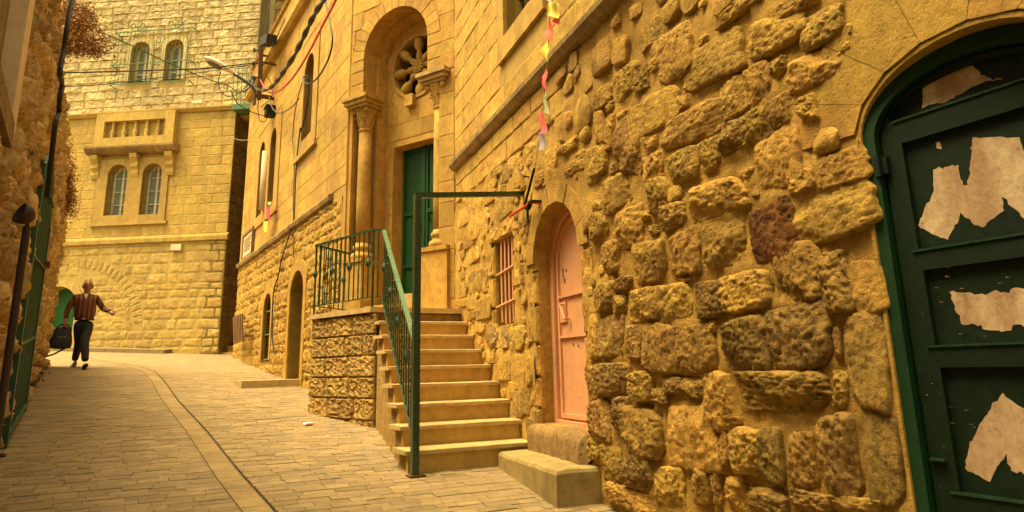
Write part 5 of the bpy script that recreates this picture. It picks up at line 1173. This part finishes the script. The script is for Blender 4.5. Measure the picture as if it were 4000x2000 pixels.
# ================================================================== MAN
mp0 = gnd(318, 1437)
PN = thing('person', mp0, 'walking man in a brown striped long-sleeved shirt and black trousers holding a black bag', 'person'); PN.rotation_euler = (0, 0, radians(4))
def pworld(o): pass
RZ = Matrix.Translation(mp0) @ Matrix.Rotation(radians(4), 4, 'Z')
def pchild(o):
    o.parent = PN; o.matrix_parent_inverse = Matrix.Identity(4); return o
def skin(name, J, E, root, sub=2):
    names = list(J); me = bpy.data.meshes.new(name); me.from_pydata([J[n][0] for n in names], [(names.index(a), names.index(b)) for a, b in E], []); me.update()
    ob = bpy.data.objects.new(name+'_tmp', me); COL.objects.link(ob); md = ob.modifiers.new('s', 'SKIN'); md.use_smooth_shade = True
    sv = me.skin_vertices[0].data
    for i, n in enumerate(names): r_ = J[n][1]; sv[i].radius = r_ if isinstance(r_, tuple) else (r_, r_); sv[i].use_root = (n == root)
    sb = ob.modifiers.new('b', 'SUBSURF'); sb.levels = sub; sb.render_levels = sub
    dg = bpy.context.evaluated_depsgraph_get(); dg.update(); ev = bpy.data.meshes.new_from_object(ob.evaluated_get(dg))
    bpy.data.objects.remove(ob); ev.name = name; return ev
# shirt with vertical stripes
sm_, t, p_ = new_mat('striped_shirt'); tc = N(t, 'ShaderNodeTexCoord'); sx = N(t, 'ShaderNodeSeparateXYZ'); t.links.new(tc.outputs['Object'], sx.inputs[0])
wv = math_(t, 'SINE', math_(t, 'MULTIPLY', sx.outputs[0], 150.)); wv2 = math_(t, 'SINE', math_(t, 'MULTIPLY', sx.outputs[0], 75.)); wz = math_(t, 'SINE', math_(t, 'MULTIPLY', sx.outputs[2], 170.))
c_ = mixc(t, ramp(t, wv, [(.45, 0.), (.6, 1.)]), (.045, .011, .007), (.17, .055, .018)); c_ = mixc(t, math_(t, 'MULTIPLY', ramp(t, wv2, [(.75, 0.), (.9, 1.)]), .8), c_, (.27, .12, .035)); c_ = mixc(t, math_(t, 'MULTIPLY', ramp(t, wz, [(.8, 0.), (.95, 1.)]), .3), c_, (.25, .12, .04))
t.links.new(c_, p_.inputs['Base Color']); p_.inputs['Roughness'].default_value = .9; M['shirt'] = sm_
M['trouser'] = flat('black_trousers', (.012, .010, .010), .85); M['skin'] = flat('skin', (.34, .14, .075), .5); M['hair'] = flat('dark_hair', (.03, .018, .012), .8); M['shoe'] = flat('brown_shoe', (.05, .025, .015), .5); M['tee'] = flat('white_undershirt', (.7, .62, .5), .9); M['bag'] = flat('black_bag', (.012, .011, .012), .6)
J = {'pel': ((-.05, 0, .93), (.205, .145)), 'sp': ((-.055, -.015, 1.08), (.218, .165)), 'ch': ((-.065, -.005, 1.27), (.222, .15)), 'up': ((-.068, 0, 1.40), (.13, .09)), 'nk': ((-.065, 0, 1.475), (.062, .06)),
     'sr': ((.11, 0, 1.405), .075), 'er': ((.27, .06, 1.18), .060), 'wr': ((.39, -.14, 1.12), .043), 'sl': ((-.25, 0, 1.405), .075), 'el': ((-.365, .03, 1.16), .060), 'wl': ((-.37, -.03, .94), .044)}
ev = skin('shirt', J, [('pel', 'sp'), ('sp', 'ch'), ('ch', 'up'), ('up', 'nk'), ('up', 'sr'), ('sr', 'er'), ('er', 'wr'), ('up', 'sl'), ('sl', 'el'), ('el', 'wl')], 'pel')
ev.materials.clear(); shirt = pchild(link('shirt', ev, 'shirt'))
J = {'wa': ((-.05, 0, .97), (.15, .11)), 'pe': ((-.05, 0, .88), (.165, .12)), 'hr': ((.035, -.02, .80), .112), 'kr': ((.0, -.20, .52), .086), 'cr': ((.03, -.29, .30), .076), 'ar': ((.05, -.37, .11), .068),
     'hl': ((-.135, .01, .80), .112), 'kl': ((-.095, .05, .50), .086), 'cl': ((-.115, .20, .30), .074), 'al': ((-.135, .32, .15), .066)}
ev = skin('trousers', J, [('wa', 'pe'), ('pe', 'hr'), ('hr', 'kr'), ('kr', 'cr'), ('cr', 'ar'), ('pe', 'hl'), ('hl', 'kl'), ('kl', 'cl'), ('cl', 'al')], 'wa'); ev.materials.clear(); pchild(link('trousers', ev, 'trouser'))
# head, neck and hands: the visible body
body = MB(); hc = Vector((-.055, -.02, 1.635)); nu, nv = 28, 22
for j in range(nv+1):
    ph = pi*j/nv
    for i in range(nu):
        th = 2*pi*i/nu; n_ = Vector((sin(ph)*cos(th), sin(ph)*sin(th), cos(ph))); x, y, z = n_.x*.084, n_.y*.102, n_.z*.130
        if z < 0: k = 1-.22*(-z/.122)**1.5; x *= k; y *= 1-.10*(-z/.122)
        if y < 0:                                # face is towards -y
            y -= .024*math.exp(-((x/.014)**2+((z+.012)/.026)**2))+.010*math.exp(-((x/.03)**2+((z+.095)/.02)**2))
            y += .010*math.exp(-(((abs(x)-.032)/.014)**2+((z-.012)/.014)**2)); y -= .005*math.exp(-((z-.036)/.012)**2)*(abs(x) < .06); y -= .005*math.exp(-((x/.022)**2+((z+.058)/.01)**2)); y += .005*math.exp(-((x/.024)**2+((z+.05)/.005)**2))
        body.v.append(hc+Vector((x, y, z)))
for j in range(nv):
    for i in range(nu): i2 = (i+1) % nu; body.f.append((j*nu+i, (j+1)*nu+i, (j+1)*nu+i2, j*nu+i2))
body.tube([(-.065, .01, 1.44), (-.063, .005, 1.50), (-.058, 0, 1.57)], [.066, .056, .056], 14)
for sx_ in (-1, 1): body.lathe(hc+Vector((sx_*.081, .005, -.008)), [(0, .012), (.006, .026), (.012, .028), (.018, .02)], 10, axis=Vector((sx_, .25, 0)))
def hand(w_, d, side, curl):
    d = d.normalized(); s_ = d.cross(Vector((0, -1, .2))).normalized()*side; nrm = s_.cross(d).normalized()*side
    body.tube([w_-d*.05, w_, w_+d*.03, w_+d*.07, w_+d*.09], [.030, .030, .037, .040, .03], 10)
    for k, (of, L_) in enumerate(((-.030, .066), (-.010, .078), (.010, .074), (.029, .058))):
        b = w_+d*.075+s_*of; c1 = d*cos(curl*.5)+nrm*sin(curl*.5); c2 = d*cos(curl*1.3)+nrm*sin(curl*1.3); c3 = d*cos(curl*2)+nrm*sin(curl*2)
        body.tube([b, b+c1*L_*.45, b+c1*L_*.45+c2*L_*.33, b+c1*L_*.45+c2*L_*.33+c3*L_*.25], [.0105, .0098, .009, .006], 7)
    b = w_+d*.02-s_*.033; body.tube([b, b-s_*.022+d*.025, b-s_*.026+d*.05+nrm*.02], [.013, .011, .008], 7)
hand(Vector((.395, -.135, 1.095)), Vector((.55, -.62, -.32)), 1, .75); hand(Vector((-.372, -.035, .915)), Vector((0, -.05, -1)), 1, .85)
pchild(body.build('body', 'skin', None, smooth=True))
for sx_ in (-1, 1): pchild(MB().lathe(hc+Vector((sx_*.033, -.088, .012)), [(-.013, .005), (0, .012), (.013, .005)], 8, axis=Vector((1, 0, 0))).build('eye', 'hair'))
pchild(MB().bar(hc+Vector((-.055, -.098, .034)), hc+Vector((-.012, -.106, .036)), .008, .006).build('eyebrow', 'hair')); pchild(MB().bar(hc+Vector((.055, -.098, .034)), hc+Vector((.012, -.106, .036)), .008, .006).build('eyebrow', 'hair'))
pchild(MB().bar(hc+Vector((-.03, -.108, -.040)), hc+Vector((.03, -.108, -.040)), .012, .012).build('moustache', 'hair'))
pchild(MB().bar(hc+Vector((-.022, -.1065, -.056)), hc+Vector((.022, -.1065, -.056)), .006, .005).build('mouth', flat('lips', (.20, .06, .04))))
m = MB()
for j in range(13):
    ph = pi*(.08+.56*j/12)
    for i in range(21):
        th = radians(-22+224*i/20); n_ = Vector((sin(ph)*cos(th), sin(ph)*sin(th), cos(ph))); k = 1.06+.03*noise.noise(n_*9); m.v.append(hc+Vector((n_.x*.084*k, n_.y*.102*k, n_.z*.130*k)))
for j in range(12):
    for i in range(20): m.f.append((j*21+i, (j+1)*21+i, (j+1)*21+i+1, j*21+i+1))
pchild(m.build('hair', 'hair', None, smooth=True))
m = MB(); m.tube([(-.125, -.035, 1.475), (-.095, -.075, 1.448), (-.062, -.092, 1.425), (-.03, -.075, 1.448), (0, -.035, 1.475), (-.02, .05, 1.49), (-.065, .065, 1.495), (-.11, .05, 1.49), (-.125, -.035, 1.475)], .016, 8); pchild(m.build('collar', 'shirt', None, smooth=True))
m = MB(); m.add([(-.105, -.085, 1.475), (-.025, -.085, 1.475), (-.065, -.135, 1.37), (-.065, -.05, 1.47)], [(0, 2, 1), (0, 1, 3), (0, 3, 2), (1, 2, 3)]); pchild(m.build('undershirt', 'tee'))
pchild(MB().bar((-.066, -.138, 1.36), (-.056, -.158, .96), .02, .012).build('button_placket', 'shirt'))
pchild(MB().box((-.085, -.15, .95), (-.03, -.128, .978)).build('belt_buckle', 'wire'))
m = MB(); m.lathe(Vector((-.05, 0, .945)), [(0, .168), (.0, .178), (.035, .178), (.035, .168)], 20); m.v = [Vector((v.x, v.y*.74, v.z)) for v in m.v]; pchild(m.build('belt', 'bag'))
def shoe(c, d, pitch):
    m = MB(); d = Vector(d).normalized(); s_ = Vector((-d.y, d.x, 0)); up_ = Zv
    st = [(-.09, .030, .075), (-.06, .038, .08), (0, .040, .07), (.06, .046, .05), (.12, .046, .042), (.165, .032, .034), (.185, .010, .02)]
    for q, wv_, h_ in st:
        b = Vector(c)+d*q*cos(pitch)+up_*(q+.09)*sin(pitch)
        m.v += [b-s_*wv_, b-s_*wv_*.95+up_*h_*.6, b-s_*wv_*.5+up_*h_, b+s_*wv_*.5+up_*h_, b+s_*wv_*.95+up_*h_*.6, b+s_*wv_]
    for i in range(len(st)-1):
        for k in range(6): k2 = (k+1) % 6; m.f.append((i*6+k, i*6+k2, (i+1)*6+k2, (i+1)*6+k))
    m.f += [tuple(range(6))[::-1], tuple(range(len(st)*6-6, len(st)*6))]
    return pchild(m.build('shoe', 'shoe', None, smooth=True))
shoe((.05, -.40, -.030), (.15, -1, 0), .30); shoe((-.135, .30, .075), (-.25, -1, 0), -.30)
# bag held in his right hand
BG = thing('black_bag', RZ @ Vector((-.41, -.03, .40)), 'black shoulder bag with a dangling strap carried by the walking man', 'bag')
m = MB(); nx_, nz_ = 8, 9; bc = Vector((-.415, -.03, .40))
def bagp(a, b, sy):
    wv_ = .195-.05*b+.012*sin(b*5); th = .075*(1-.5*b)*(1-abs(a)**4*.55)*(.55+.45*sin(pi*min(1, max(.05, b+.08))))
    return RZ @ (bc+Vector((a*wv_+.03*b, sy*th, b*.40-.03*(1-a*a)*(1-b)+.012*noise.noise(Vector((a*2, b*3, sy))))))
for sy in (-1, 1):
    o_ = len(m.v)
    for j in range(nz_+1):
        for i in range(nx_+1): m.v.append(bagp(-1+2*i/nx_, j/nz_, sy))
    for j in range(nz_):
        for i in range(nx_): a = o_+j*(nx_+1)+i; q = (a, a+1, a+nx_+2, a+nx_+1); m.f.append(q if sy < 0 else q[::-1])
h_ = (nx_+1)*(nz_+1)
rim = [i for i in range(nx_+1)]+[j*(nx_+1)+nx_ for j in range(1, nz_+1)]+[nz_*(nx_+1)+i for i in range(nx_-1, -1, -1)]+[j*(nx_+1) for j in range(nz_-1, 0, -1)]
for k in range(len(rim)): a, b = rim[k], rim[(k+1) % len(rim)]; m.f.append((a, a+h_, b+h_, b))
m.build('bag_body', 'bag', BG, smooth=True)
def strap(pts, name, wd=.032): 
    pts = [RZ @ Vector(p) for p in pts]; pts = smoothpts(pts, 5); m = MB()
    for i, p in enumerate(pts):
        d = (pts[min(i+1, len(pts)-1)]-pts[max(i-1, 0)]).normalized(); s_ = d.cross(Vector((0, 1, 0))).normalized()*wd/2; m.v += [p-s_-Vector((0, .003, 0)), p+s_-Vector((0, .003, 0)), p+s_+Vector((0, .003, 0)), p-s_+Vector((0, .003, 0))]
    for i in range(len(pts)-1):
        for k in range(4): k2 = (k+1) % 4; m.f.append((i*4+k, i*4+k2, i*4+4+k2, i*4+4+k))
    m.f += [(0, 1, 2, 3), tuple(range(len(m.v)-4, len(m.v)))[::-1]]
    return m.build(name, 'bag', BG)
strap([(-.50, -.03, .78), (-.44, -.04, .84), (-.375, -.05, .845), (-.32, -.04, .84), (-.28, -.03, .78)], 'handle', .03)
strap([(-.58, -.03, .44), (-.62, -.05, .34), (-.66, -.06, .24), (-.68, -.06, .19), (-.64, -.06, .22), (-.50, -.05, .27), (-.36, -.04, .36), (-.27, -.03, .42)], 'strap')
for dx in (-.05, 0, .05): MB().bar(RZ @ Vector((-.40+dx, -.112, .60)), RZ @ Vector((-.375+dx, -.112, .605)), .012, .012).build('buckle', 'wire', BG)
